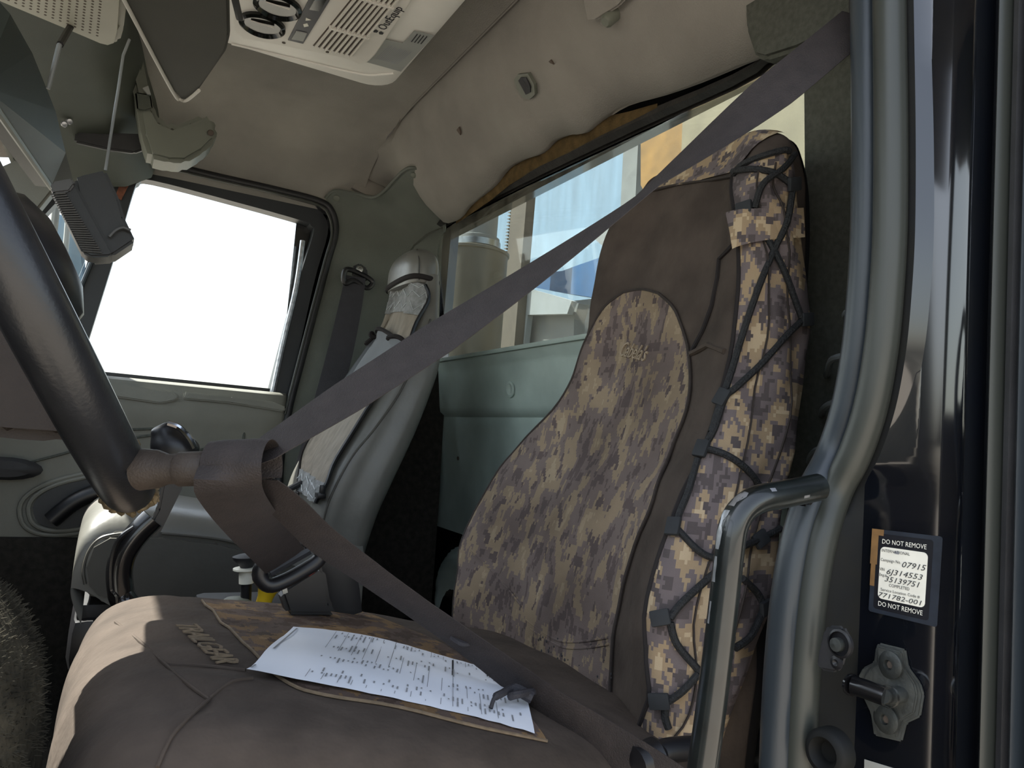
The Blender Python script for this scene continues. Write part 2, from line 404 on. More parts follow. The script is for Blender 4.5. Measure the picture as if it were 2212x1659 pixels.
# ================================================================== the setting
def UP(px, py, p0, n):
    d = Vector(M @ np.array([(px-CX)/F, (py-CY)/F, 1.])); n = Vector(n)
    return d*(Vector(p0).dot(n)/d.dot(n))
RW0, RWN = Vector((.933, 0, 0)), Vector((1, 0, .136))       # leaning rear wall
def RW(px, py, off=0.): return UP(px, py, RW0-Vector((off, 0, 0)), RWN)
def XR(z): return .933-.136*z
def ss(a, b, x):
    t = min(1, max(0, (x-a)/(b-a))); return t*t*(3-2*t)
def struct(name, vf, m, label, parent=None, **k):
    return obj(name, vf, m, parent, label=label, kind='structure' if parent is None else None, **k)
struct('ground', ([(-60, -60, -1.95), (60, -60, -1.95), (60, 60, -1.95), (-60, 60, -1.95)], [[0, 1, 2, 3]]), 'ground', 'dry tan gravel yard around the truck', smooth=False)
struct('floor', box((.0, 1.42, -.80), (1.9, 2.0, .06)), 'carpet', 'dark carpeted floor of the truck cab', smooth=False)
# rear wall below the window: moulded panel with a ledge, a groove and an arched hump
rows = []
arc = RW(1010, 1335)
for i in range(72):
    z = -.76+(.245+.76)*i/71
    row = []
    for j in range(90):
        Y = .47+1.88*j/89
        off = .014*ss(.078, .092, z)-.006*math.exp(-((z-.078)/.006)**2)
        off += .012*ss(.215, .235, z)
        d = math.hypot((Y-arc.y), (z-arc.z)*1.0)
        off += .035*(1-ss(.17, .215, d))-.012*(1-ss(.10, .15, d))
        row.append((XR(z)-off, Y, z))
    rows.append(row)
wr = struct('wall_rear', grid(rows), 'rear_panel', 'grey-green moulded rear cab wall below the back window')
c = RW(1103, 841, .016)
obj('plug', lathe([(.021, 0), (.021, .003), (.015, .004), (.012, .002), (.0, .001)], c, (-1, 0, -.13), 20), 'rear_panel', wr)
for px, py, r in ((990, 990, .006), (985, 880, .004), (995, 1210, .003), (965, 1178, .003)):
    obj('hole', lathe([(r, 0), (r, .002), (0, .002)], RW(px, py, .004), (-1, 0, -.13), 10), 'slot', wr)
obj('ledge', box((XR(.24)-.008, 1.49, .243), (.05, 1.42, .012), .004), 'rear_panel', wr)
# felt strip of wall between back window and the driver's pillar
struct('wall_driver', prism([(XR(-.76), .47, -.76), (XR(-.76), .81, -.76), (XR(.25), .81, .25), (XR(.26), .757, .26), (XR(.70), .735, .70), (XR(.70), .40, .70)], (-.035, 0, 0)), 'felt', 'dark green felt lined wall behind the driver seat', smooth=False)
# back window
pw = [RW(*p) for p in ((962, 782), (935, 525), (945, 500), (975, 480), (1126, 402), (1380, 282), (1641, 160))]
pw += [Vector((XR(.66), .80, .66)), Vector((XR(.62), .75, .62)), Vector((XR(.25), .758, .25))]
w1 = thing('window_1', 'wide dusty back window of the cab with black rubber gasket', None, pw[0], kind='structure')
obj('pane', prism([p+Vector((.012, 0, 0)) for p in pw], (.005, 0, 0)), 'glass_rear', w1, smooth=False)
gs = crom(pw, 4, True)
inn = [p+Vector((-.006, 0, 0)) for p in gs]
cen = sum(gs, Vector())/len(gs)
def outw(p, k):
    d = p-cen; d.y /= 1.4; d.z /= .45; d = Vector((0, d.y, d.z)).normalized(); return p+Vector((0, d.y*k*.5, d.z*k))
gr = [[inn[i], outw(inn[i], .012)+Vector((-.014, 0, 0)), outw(inn[i], .035)+Vector((-.014, 0, 0)), outw(inn[i], .045)+Vector((.01, 0, 0)), inn[i]+Vector((.012, 0, 0))] for i in range(len(gs)) if gs[i].z > .255]
obj('gasket', grid(gr), 'gasket', w1)
# headliner: roof and the sloped part above the back window
XS = [(-.40, -.17), (-.33, -.13), (-.2, -.045), (-.05, -.01), (.1, 0), (.35, 0), (.58, 0), (.635, -.012)]
YS = [(.42, .69), (.50, .78), (.62, .855), (.8, .895), (1.1, .90), (1.5, .90), (1.9, .90), (2.1, .885), (2.24, .82), (2.32, .74), (2.36, .69)]
ceil = struct('ceiling', grid([[(x, y, z+dz*(1 if z > .8 else .35)) for y, z in YS] for x, dz in XS]), 'headliner', 'soiled beige cloth headliner on the cab roof', sharp=80)
edge = [(958, 480), (985, 474), (1008, 448), (1035, 425), (1063, 402), (1090, 366), (1125, 346), (1165, 332), (1190, 306), (1225, 292), (1258, 288), (1290, 262), (1340, 231), (1420, 208), (1500, 180), (1590, 142), (1640, 122), (1760, 60), (1900, -20)]
rows = [[Vector((.60, 2.27, .80))+Vector((.035*k, 0, -.008*k)) for k in range(7)], [Vector((.62, 2.22, .835))+Vector((.036*k, -.005*k, -.02*k)) for k in range(7)]]
for px, py in edge:
    b = RW(px, py, .035)
    t = Vector((.63, min(2.2, b.y*1.0), .888 if b.y < 2.0 else .888-.5*(b.y-2.0)))
    rows.append([t, t+Vector((.012, 0, .006)), t*.72+b*.28+Vector((-.022, 0, -.004)), t*.42+b*.58+Vector((-.026, 0, -.006)), t*.16+b*.84+Vector((-.014, 0, -.004)), b, b+Vector((.02, 0, .008))])
rows = [[Vector(c) for c in r] for r in rows]
cols = [crom([r[j] for r in rows], 3) for j in range(7)]
slope = obj('rear_headliner', grid([[c[i] for c in cols] for i in range(len(cols[0]))]), 'headliner', ceil, sharp=80)
fe = [(985, 476), (1060, 425), (1100, 392), (1165, 352), (1230, 322), (1300, 284), (1360, 256), (1420, 224)]
obj('foam_edge', grid([[RW(px, py-34*min(1, (1424-px)/140), .016), RW(px, py-10*min(1, (1424-px)/140), .022), RW(px, py+8, .018)] for px, py in fe]), 'foam_edge', ceil)
# retainer clip and holes in the sloped headliner
SLS = Surf([[c[i] for c in cols] for i in range(len(cols[0]))], 1, 1).orient((1.3, 1.4, 1.2))
def SL(px, py, off=0.): return SLS.pt(px, py, .001)
def slq(pts, h): return prism([SL(*p) for p in pts], SLS.nrm(*pts[0])*h)
obj('clip_frame', slq([(1118, 170), (1125, 158), (1147, 156), (1160, 178), (1162, 200), (1150, 211), (1136, 208), (1122, 188)], .008), 'bracket', ceil)
obj('clip_hole', slq([(1127, 170), (1132, 162), (1144, 163), (1153, 183), (1153, 194), (1143, 199)], .0095), 'print_dark', ceil, smooth=False)
for q in ([(990, 280), (994, 274), (999, 284), (996, 290)], [(1189, 132), (1193, 128), (1199, 137), (1193, 136)]):
    obj('hole', slq(q, .004), 'slot', ceil, smooth=False)
obj('peg', lathe([(.012, -.01), (.012, .025), (.008, .03), (0, .03)], SL(1330, 30), (-.66, 0, -.75), 12), 'bracket', ceil)
obj('stowed_flap', prism([UP(*p, Vector((.675, 0, .775)), Vector((.66, 0, .75))) for p in ((1265, -40), (1280, 38), (1300, 36), (1350, 5), (1390, -40))], (-.012, 0, -.013), .004), 'headliner', ceil)
# upper trim above the driver's shoulder
obj('corner_trim', prism([U(*p, X=.76) for p in ((1600, -80), (1608, 60), (1628, 122), (1650, 128), (1720, 106), (1860, 40), (1900, -80))], (.03, 0, 0), .006), 'felt', ceil, smooth=False)
# passenger B pillar trim
R_ = [[(703, 428, 2.33), (724, 411, 2.30), (770, 418, 2.27), (815, 424, 2.20), (868, 372, 2.03), (892, 362, 1.99), (915, 370, 1.99)],
      [(712, 450, 2.34), (745, 448, 2.32), (790, 450, 2.29), (840, 448, 2.22), (888, 425, 2.10), (920, 420, 2.05), (944, 420, 2.02)],
      [(724, 500, 2.34), (757, 500, 2.33), (800, 500, 2.31), (845, 500, 2.27), (890, 492, 2.21), (930, 484, 2.15), (960, 480, 2.11)],
      [(712, 560, 2.34), (755, 560, 2.33), (800, 560, 2.31), (845, 560, 2.28), (890, 550, 2.25), (930, 540, 2.22), (955, 535, 2.20)],
      [(690, 650, 2.34), (740, 650, 2.33), (790, 650, 2.31), (840, 650, 2.29), (890, 650, 2.26), (925, 650, 2.23), (950, 650, 2.21)],
      [(655, 780, 2.34), (710, 780, 2.33), (770, 780, 2.31), (830, 780, 2.29), (880, 780, 2.26), (920, 780, 2.23), (945, 780, 2.20)],
      [(622, 910, 2.34), (680, 910, 2.33), (740, 910, 2.31), (800, 910, 2.29), (860, 910, 2.26), (900, 910, 2.23), (930, 910, 2.20)],
      [(590, 1040, 2.34), (650, 1040, 2.33), (720, 1040, 2.31), (780, 1040, 2.29), (840, 1040, 2.26), (890, 1040, 2.23), (930, 1040, 2.20)],
      [(570, 1250, 2.34), (630, 1250, 2.33), (700, 1250, 2.31), (760, 1250, 2.29), (820, 1250, 2.26), (870, 1250, 2.23), (910, 1250, 2.20)]]
PT = Surf([[U(a, b, Y=y) for a, b, y in r] for r in R_], 5, 5)
wp = struct('wall_passenger', PT.vf(), 'pillar_trim', 'grey-green moulded trim over the passenger side rear pillar', sharp=80)
obj('edge', tube([PT.P(u, 0) for u in np.linspace(0, PT.nu-1.01, 40)], .005, 6), 'pillar_trim', wp)
obj('edge', tube([PT.P(PT.nu-1.01, v) for v in np.linspace(0, 12, 14)], .005, 6), 'pillar_trim', wp)
for px, py in ((727, 428), (895, 378)):
    obj('screw_cap', lathe([(.010, 0), (.010, .003), (.006, .005), (0, .005)], PT.pt(px, py), PT.nrm(px, py)*(-1 if PT.nrm(px, py).y > 0 else 1), 14), 'bracket', wp)
obj('rear_corner_shade', prism([U(*p, Y=2.182) for p in ((948, 788), (966, 788), (962, 850), (955, 960), (950, 1060), (940, 1200), (930, 1330), (700, 1350), (700, 1000), (850, 800))], (0, .01, 0)), 'carpet', wp, smooth=False)  # dark sheet painting the shade between passenger seat and rear panel
obj('corner_filler', prism([U(*p, Y=2.285) for p in ((760, 405), (790, 365), (860, 350), (845, 405), (818, 424), (790, 420))], (0, .02, 0)), 'headliner', ceil, smooth=False)
obj('crease', tube([PT.pt(*p, .001) for p in ((955, 492), (925, 505), (895, 530), (885, 545))], .003, 6), 'felt', wp)
# outer shell that closes the cab behind the trims
obj('outer_skin', join(box((.72, 2.42, .02), (.52, .03, 1.75)), box((-.2, 2.43, -.45), (1.4, .03, .85)), box((.985, 2.43, .1), (.03, .12, 1.75)), box((.985, 1.42, .83), (.03, 2.1, .25)), box((.985, 1.42, -.3), (.03, 2.1, 1.05)), box((.985, .60, .1), (.03, .27, 1.75))), 'paint', wp, smooth=False)
obj('roof', join(box((.27, 1.42, .96), (1.46, 2.1, .03)), box((.27, 2.40, .83), (1.44, .03, .24))), 'paint', ceil, smooth=False)
# ------------------------------------------------------------------ passenger door
d1 = thing('door_1', 'closed passenger door with pale grey plastic panel', None, (0, 2.37, -.75), kind='structure')
YD = 2.37
rows = []
for i, (z, y) in enumerate([(.105, 2.45), (.108, 2.40), (.106, 2.335), (.098, 2.322), (.06, 2.318), (.03, 2.318), (-.01, 2.325), (-.03, 2.335), (-.25, 2.34), (-.45, 2.335), (-.76, 2.33)]):
    rows.append([(x, y, z) for x in (-.75, -.5, -.3, -.1, 0, .1, .2, .3, .4, .455)] + [(.47, y+.01, z), (.475, y+.05, z)])
obj('panel', grid(rows), 'door_panel', d1, sharp=50)
def strip(inner, outer, Y, th, m, name, parent, n=4):
    a = crom([U(*p, Y=Y) for p in inner], n); b = crom([U(*p, Y=Y) for p in outer], n)
    rows = [[p, q, q+Vector((0, th, 0)), p+Vector((0, th, 0))] for p, q in zip(a, b)]
    return obj(name, loft(rows), m, parent)
strip([(165, 818), (205, 690), (250, 545), (288, 415), (300, 394), (330, 390), (500, 434), (650, 476), (672, 488), (676, 508), (640, 625), (578, 866)],
      [(105, 818), (150, 690), (195, 545), (238, 400), (256, 364), (300, 352), (500, 402), (670, 444), (700, 466), (708, 505), (676, 620), (620, 880)], 2.36, .05, 'door_dark', 'window_frame', d1)
strip([(60, 503), (86, 476), (119, 440), (190, 372)], [(28, 498), (62, 462), (110, 415), (180, 335)], 2.36, .05, 'door_dark', 'vent_frame', d1)
obj('glass_run', tube(crom([U(*p, Y=2.355) for p in ((654, 520), (640, 620), (612, 740), (586, 862))], 4), .008, 8), 'bare_metal', d1)
obj('glass_run', tube(crom([U(*p, Y=2.355) for p in ((232, 470), (200, 560), (168, 640), (140, 740))], 4), .006, 8), 'seal_grey', d1)
obj('window_pane', prism([U(*p, Y=2.40) for p in ((150, 830), (205, 690), (290, 400), (320, 380), (660, 470), (685, 500), (580, 870))], (0, .005, 0)), 'glass_clear', d1, smooth=False)
obj('vent_pane', prism([U(*p, Y=2.40) for p in ((40, 520), (86, 476), (190, 360), (250, 400), (165, 610), (110, 800))], (0, .005, 0)), 'glass_clear', d1, smooth=False)
obj('rust_patch', prism([U(*p, Y=2.353) for p in ((262, 388), (282, 392), (262, 432), (249, 424))], (0, .004, 0)), 'rust', d1, smooth=False)
obj('sill_felt', box((.21, 2.385, .112), (.52, .022, .012), .003), 'black_rubber', d1)
# moulded step and grooves of the panel
obj('sill_cap', prism([U(*p, Y=2.317) for p in ((240, 824), (372, 846), (386, 858), (378, 866), (345, 872), (235, 856))], (0, -.012, 0), .004), 'door_panel', d1)
obj('sill_cap', prism([U(*p, Y=2.317) for p in ((398, 846), (500, 856), (590, 868), (617, 880), (612, 890), (500, 872), (392, 862))], (0, -.012, 0), .004), 'door_panel', d1)
for ch in ([(300, 868), (345, 874), (375, 870), (392, 850)], [(240, 930), (330, 926), (430, 920), (525, 922)], [(525, 930), (532, 905), (560, 908), (612, 910)], [(528, 930), (525, 960), (520, 1010)], [(360, 1010), (410, 985), (440, 970), (470, 975), (490, 995)], [(60, 1000), (130, 982), (230, 955), (330, 940)], [(600, 915), (585, 945), (565, 980)]):
    obj('groove', tube(crom([U(*p, Y=2.333) for p in ch], 4), .0035, 6), 'felt', d1)
def oval(cx, cy, rx, ry, rot, k=1., n=36):
    out = []
    for i in range(n):
        a = 2*PI*i/n; x, y = rx*k*math.copysign(abs(math.cos(a))**.8, math.cos(a)), ry*k*math.copysign(abs(math.sin(a))**.8, math.sin(a))
        out.append((cx+x*math.cos(rot)-y*math.sin(rot), cy+x*math.sin(rot)+y*math.cos(rot)))
    return out
ov = (190, 1085, 150, 62, -.2)
obj('pull_surround', tube([U(*p, Y=2.333) for p in oval(*ov)], .006, 8, True), 'door_panel', d1)
obj('pull_surround', tube([U(*p, Y=2.33) for p in oval(*ov, .87)], .006, 8, True), 'door_panel', d1)
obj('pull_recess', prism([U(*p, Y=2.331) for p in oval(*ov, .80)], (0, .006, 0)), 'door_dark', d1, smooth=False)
obj('pull_handle', tube(crom([U(*p, Y=2.30) for p in ((110, 1125), (160, 1085), (215, 1062), (290, 1050), (330, 1080))], 5), .022, 10), 'plastic_black', d1)
hd = lathe([(.0, -.02), (.02, -.018), (.028, 0), (.022, .02), (0, .024)], (0, 0, 0), (0, 0, 1), 18)
obj('inner_handle', ([U(10, 1012, Y=2.31)+Vector((v.x*3.0, v.z*.8, v.y*1.05)) for v in hd[0]], hd[1]), 'plastic_matte', d1)
obj('kick_panel', box((-.14, 2.332, -.555), (1.22, .03, .45), .01), 'carpet', d1)
# door opening seal on the body
SEALP = [(120, 420), (140, 385), (165, 350), (205, 326), (300, 342), (450, 378), (600, 412), (690, 436), (716, 458), (724, 500), (708, 560), (684, 650), (650, 780), (622, 890), (605, 1000), (600, 1150)]
t1 = struct('trim_1', tube(crom([U(*p, Y=2.335) for p in SEALP], 5), .0125, 10), 'black_rubber', 'black rubber seal around the passenger door opening')
obj('lip', tube(crom([U(*p, Y=2.325) for p in [(a[0]-7, a[1]+5) for a in SEALP[2:-2]]], 5), .004, 6), 'seal_green', t1)
obj('jamb', grid([[U(a[0]-6, a[1]+6, Y=2.34), U(a[0]-22, a[1]+16, Y=2.40)] for a in SEALP]), 'paint', t1)
# ------------------------------------------------------------------ front end of the cab (mostly out of view)
wf = struct('wall_front', join(box((-.80, 1.42, -.35), (.06, 2.0, .9)), box((-.60, 1.42, .02), (.44, 1.95, .26), .05)), 'dash', 'dark firewall and dashboard in front of the seats')
obj('header', box((-.37, 1.42, .745), (.06, 1.9, .06), .02), 'overhead', wf)
obj('pillar', prism([U(*p, Y=2.28) for p in ((34, 345), (28, 308), (12, 284), (-30, 250), (40, 190), (180, 325), (165, 350), (75, 462), (0, 560), (-90, 640), (-90, 480), (0, 360))], (0, .06, 0), .006), 'door_panel', wf)
obj('pillar_groove', tube(crom([U(*p, Y=2.275) for p in ((28, 343), (45, 340), (62, 342), (80, 345))], 3), .002, 6), 'felt', wf)
obj('pillar', tube([(-.40, .50, .74), (-.60, .48, .45), (-.82, .46, .1)], .04, 10), 'overhead', wf)
w2 = struct('window_2', prism([(-.405, .5, .74), (-.405, 2.3, .74), (-.84, 2.3, .1), (-.84, .5, .1)], (-.004, 0, -.003)), 'glass_clear', 'slanted windshield ahead of the dashboard', smooth=False)
d2 = thing('door_2', 'driver door swung open ahead of the photographer', None, (-.72, .40, -.75), kind='structure')
hx = Matrix.Rotation(math.radians(-98), 3, 'Z')
def DR(x, y, z): return Vector((-.74, .40, 0))+hx @ Vector((x, y, z))
obj('panel', prism([DR(0, 0, -.78), DR(1.1, 0, -.78), DR(1.1, 0, .08), DR(0, 0, .08)], hx @ Vector((0, .08, 0)), .01), 'door_panel', d2)
for a_, b_ in (((0, .08), (.06, .72)), ((.06, .72), (1.05, .72)), ((1.05, .72), (1.1, .08))):
    obj('window_frame', tube([DR(a_[0], .04, a_[1]), DR(b_[0], .04, b_[1])], .025, 8), 'door_dark', d2)
obj('side_step', box((.1, .36, -1.25), (1.7, .14, .62), .03), 'black_metal', wf)  # unseen step, hood and chassis, added to shade the ground beside the cab
obj('engine_hood', box((-1.75, 1.42, -.55), (1.8, 1.9, 1.1), .12), 'paint', wf)
obj('chassis', box((1.0, 1.42, -1.35), (5.0, 1.0, .5), .02), 'black_metal', wf)
# ------------------------------------------------------------------ driver's door jamb at the right
YJ, XJ = .53, .66
SP = [(1862, -520), (1866, -280), (1868, -60), (1870, 100), (1872, 300), (1870, 500), (1862, 640), (1850, 760), (1828, 880), (1795, 980), (1755, 1060), (1722, 1160), (1700, 1280), (1686, 1420), (1678, 1560), (1672, 1720)]
def SEAL(dx, Y=YJ, n=5, xm=.655):
    return crom([(lambda p: p if p.x < xm else U(a+dx, b, X=xm))(U(a+dx, b, Y=Y)) for a, b in SP], n)
j1 = thing('wall_right', 'glossy black painted door jamb of the driver side', None, (XJ, .45, -.8), kind='structure')
s1, s2 = SEAL(0), SEAL(52, .515, xm=.645)
# jamb skin: from the seal, over the striker face, to the outer body corner
prof = [(.0, .005), (.006, -.012), (.0, -.04), (.0, -.075), (.004, -.098), (.012, -.104)]
def jx(y): return XJ-.3*(min(y, .475)-.475)
rows = []
for i, p in enumerate(s2):
    z = p.z
    a = Vector((p.x+.010, p.y-.010, z)); b = Vector((XJ-.003, min(.494, a.y-.008), z))
    rows.append([Vector((p.x+.02, p.y+.01, z)), a, a*.5+b*.5, b, Vector((jx(b.y-.010), b.y-.010, z)), Vector((jx(.447), .447, z)), Vector((jx(.43), .43, z)), Vector((jx(.4165), .4165, z)), Vector((jx(.4105)-.002, .4105, z))])
obj('jamb_face', grid([r[3:] for r in rows]), 'paint', j1, sharp=60)
obj('jamb_return', grid([r[:4] for r in rows]), 'paint_worn', j1, sharp=60)
def vstrip(name, prof, m, z0=-.75, z1=.85, lean=0.0):
    V = []; n = len(prof)
    KJ = (XJ+.0213)/XJ
    rows = [[(XJ+.0213+x, y*KJ+lean*(z-.1), z) for x, y in prof] for z in (z0, -.4, -.1, .2, .5, z1)]
    return obj(name, grid(rows), m, j1, sharp=50)
vstrip('seam_edge', [(-.002, .399), (-.010, .396), (-.012, .392), (-.004, .388), (.010, .386)], 'paint')
vstrip('channel', [(.010, .386), (.014, .383), (.012, .379)], 'black_rubber')
vstrip('seam_edge', [(.012, .380), (-.004, .378), (-.010, .374), (-.006, .370), (.008, .368)], 'seal_green')
vstrip('rubber_bead', [(.008, .369), (-.002, .366), (-.004, .361), (.0, .357), (.010, .355)], 'plastic_matte')
vstrip('seam_edge', [(.010, .356), (-.006, .354), (-.012, .350), (-.006, .346), (.008, .344)], 'seal_grey')
vstrip('channel', [(.008, .345), (.014, .342), (.010, .339)], 'black_rubber')
vstrip('outer_skin', [(.010, .340), (-.008, .338), (-.014, .333), (-.010, .327), (.02, .315), (.12, .305), (.35, .30)], 'paint')
obj('lower_face', grid([[(XJ-.03, .548, z), (XJ-.022, .535, z), (XJ-.008, .52, z), (XJ-.001, .495, z)] for z in np.linspace(-.75, -.12, 8)]), 'paint_worn', j1)
t2 = struct('trim_2', tube(s1, .0135, 12, sx=1.15), 'seal_grey', 'grey rubber door seal nearest the driver seat')
ribs = []
for i in range(14, len(s1)-22):
    for k in range(2):
        p = s1[i].lerp(s1[i+1], k/2) if i+1 < len(s1) else s1[i]
        d = (s1[i+1]-s1[i]).normalized()
        ribs.append(tube([p+Vector((-.004, -.0128, 0))+Vector((.006, 0, 0)), p+Vector((.009, -.0105, 0))+d*.001], .0009, 5))
obj('bead_ribs', join(*ribs), 'seal_grey', t2, kind='stuff')
t3 = struct('trim_3', tube(s2, .0155, 12), 'seal_green', 'outer green-grey rubber door seal beside the black jamb')
obj('groove', tube(SEAL(27, .522, xm=.648), .005, 6), 'black_rubber', t3)
# ================================================================== driver seat
ds = thing('driver_chair', 'high-back driver seat in brown and digital camouflage cover with elastic cord lacing', 'seat', (.35, .92, -.77))
#        z,   Yn,  Xn,   Yf,   Xf,   Xc,  Xr
BR = [(-.42, .665, .565, 1.165, .545, .585, .70), (-.30, .66, .545, 1.17, .535, .582, .705), (-.216, .66, .538, 1.185, .541, .588, .715), (-.15, .668, .548, 1.198, .558, .60, .725),
      (-.05, .685, .59, 1.195, .602, .632, .75), (.0, .69, .62, 1.165, .63, .655, .765), (.085, .695, .655, 1.09, .66, .68, .785), (.16, .70, .675, 1.06, .678, .698, .80),
      (.256, .70, .682, 1.065, .69, .708, .80), (.335, .70, .682, 1.06, .70, .715, .795), (.39, .70, .692, 1.04, .708, .72, .785), (.425, .705, .71, .99, .72, .73, .775)]
ctrl = []
for z, Yn, Xn, Yf, Xf, Xc, Xr in BR:
    Ym = (Yn+Yf)/2; h = (Yf-Yn)/2
    ctrl.append([Vector(p) for p in ((Xc, Ym, z), (Xc-.002, Ym-.5*h, z), ((Xc+Xn)/2-.006, Yn+.16*h, z), (Xn+.012, Yn-.002, z), ((Xn+Xr)/2, Yn-.018, z-.004), (Xr, Yn+.01, z-.008), (Xr+.012, Ym, z-.008), (Xr, Yf-.01, z-.008),
                 ((Xf+Xr)/2, Yf+.012, z), (Xf+.012, Yf-.0, z), ((Xc+Xf)/2-.006, Yf-.16*h, z), (Xc-.002, Ym+.5*h, z))])
c0 = sum(ctrl[-1], Vector())/12
for k, dz in ((.72, .018), (.35, .024)):
    ctrl.append([Vector((c0.x+(p.x-c0.x)*k, c0.y+(p.y-c0.y)*(.5+.5*k), p.z+dz)) for p in ctrl[-1 if k > .5 else -2]])
SB = Surf(ctrl, 8, 6, True).orient((.69, .9, .1))
# slack wrinkles of the cloth
rng = random.Random(3)
for i in range(SB.nv):
    for j in range(SB.nu):
        p = SB.G[i, j]; w = .0022*math.sin(p[1]*38+p[2]*22+1.5*math.sin(p[2]*31))*math.sin(p[2]*17+2)
        SB.G[i, j] = p+SB.N[i, j]*w
back = obj('backrest', SB.vf(), 'brown_cloth', ds, sharp=80)
obj('back_cover', grid([[SB.P(u, v, .0022) for u in np.linspace(36, 66, 31)] for v in np.linspace(0, SB.nv-6, 60)]), 'back_cloth', ds, sharp=80)
def UVF(p): return (p.y, p.z)
def UVS(p): return (p.x-1.3*p.y, p.z)
# camouflage lumbar panel, row pixels far edge -> near edge, bottom to top
rows = rows_patch(SB, [[(985, 1480), (1150, 1520), (1325, 1590)], [(972, 1350), (1150, 1400), (1322, 1480)], [(980, 1250), (1160, 1290), (1328, 1380)], [(1000, 1165), (1180, 1200), (1345, 1290)], [(1062, 1035), (1230, 1090), (1375, 1180)],
                       [(1120, 965), (1270, 1000), (1415, 1080)], [(1192, 885), (1320, 910), (1452, 980)], [(1232, 820), (1370, 840), (1485, 890)], [(1252, 770), (1370, 770), (1494, 800)], [(1275, 715), (1370, 705), (1484, 730)], [(1310, 662), (1385, 655), (1462, 672)], [(1350, 632), (1388, 626), (1425, 634)]], .003, 30, 4)
lum = obj('lumbar_panel', grid(rows), 'camo_front', ds, uvf=UVF, sharp=80)
ed = [r[-1] for r in rows]; ed2 = [r[0] for r in rows]
loop = ed + rows[-1][::-1] + ed2[::-1]
obj('piping', tube(loop, .0022, 6), 'stitch', lum)
# camouflage side panel facing the door
side = [[(1370, 1610), (1420, 1625), (1480, 1640), (1544, 1640)], [(1405, 1510), (1470, 1530), (1530, 1540), (1574, 1540)], [(1402, 1400), (1480, 1410), (1570, 1420), (1624, 1400)], [(1416, 1250), (1500, 1265), (1600, 1270), (1674, 1250)],
        [(1462, 1110), (1550, 1120), (1640, 1120), (1706, 1090)], [(1515, 990), (1590, 990), (1680, 980), (1736, 950)], [(1562, 845), (1620, 840), (1700, 830), (1748, 800)], [(1590, 700), (1640, 695), (1700, 690), (1742, 680)], [(1600, 560), (1640, 555), (1690, 550), (1728, 545)],
        [(1592, 470), (1630, 465), (1680, 462), (1719, 460)], [(1586, 400), (1620, 395), (1670, 390), (1712, 385)], [(1590, 372), (1625, 355), (1672, 340), (1706, 338)]]
rows = rows_patch(SB, side, .004, 27, 4)
for i, r in enumerate(rows):
    for j, p in enumerate(r):
        t = j/(len(r)-1); p += Vector((0, -1, 0))*(.012*math.sin(PI*t)+(.0045*math.sin(i*.55+j*.5)+.002*math.sin(i*1.3-j*.9))*math.sin(PI*t))
sp = obj('side_panel', grid(rows), 'camo_side', ds, uvf=UVS, sharp=80)
SPS = Surf([[Vector(p) for p in r] for r in rows], 1, 1); SPS.orient((.70, .9, .1))
for t in (.36, .62):
    obj('seam', tube([Vector(r[int(t*(len(r)-1))])+Vector((-.001, -.0015, 0)) for r in rows[2:-2]], .0014, 5), 'stitch', sp)
obj('seam', tube([Vector(r[0]) for r in rows], .003, 6), 'dark_cloth', sp)
obj('pocket_flap', grid(rows_patch(SB, [[(1600, 545), (1630, 530), (1680, 522), (1715, 518)], [(1597, 500), (1630, 492), (1680, 488), (1714, 485)], [(1592, 465), (1625, 460), (1670, 458), (1712, 455)]], .017, 12, 4)), 'camo_side', sp, uvf=UVS, sharp=80)
# camouflage cap over the top
rows = rows_patch(SB, [[(1420, 405), (1500, 395), (1585, 372)], [(1432, 388), (1520, 365), (1610, 345)], [(1460, 368), (1540, 338), (1640, 312)], [(1500, 348), (1580, 310), (1690, 290)], [(1540, 328), (1610, 292), (1705, 280)]], .003, 20, 3)
obj('top_panel', grid(rows), 'camo_side', ds, uvf=lambda p: (p.y, p.z+p.x), sharp=80)
# front fold and welt of the brown cover
obj('welt', tube([SB.pt(*p, .002) for p in ((1490, 770), (1520, 715), (1540, 660), (1552, 600), (1556, 560), (1575, 540), (1600, 515))], .003, 6), 'dark_cloth', back)
obj('fold', tube([SB.pt(*p, .001) for p in ((1492, 765), (1530, 745), (1565, 760))], .004, 6), 'brown_cloth', back)
obj('seam', tube([SB.pt(*p, .001) for p in ((1405, 412), (1470, 398), (1530, 390), (1585, 380))], .0022, 6), 'stitch', back)
# wrinkles at the base of the lumbar panel
for ch in ([(1150, 1360), (1210, 1395), (1260, 1400), (1320, 1392)], [(1140, 1340), (1200, 1380), (1250, 1387), (1318, 1378)], [(1020, 1190), (1080, 1250), (1130, 1310)]):
    obj('wrinkle', tube(crom([SB.pt(*p, .0025) for p in ch], 4), .0018, 6), 'camo_front', lum, uvf=UVF)
st = random.Random(5); spots = []
for k in range(70):
    px, py = st.uniform(1140, 1330), st.uniform(1370, 1560)
    if st.random() < .3: px, py = st.gauss(1185, 20), st.gauss(1430, 25)
    q = SB.pt(px, py, .0034); n = SB.nrm(px, py); r = st.uniform(.0008, .0026)
    spots.append(lathe([(r, 0), (r*.8, .0005), (0, .0007)], q, n, 6))
obj('dirt_specks', join(*spots), 'print_dark', lum, kind='stuff', smooth=False)
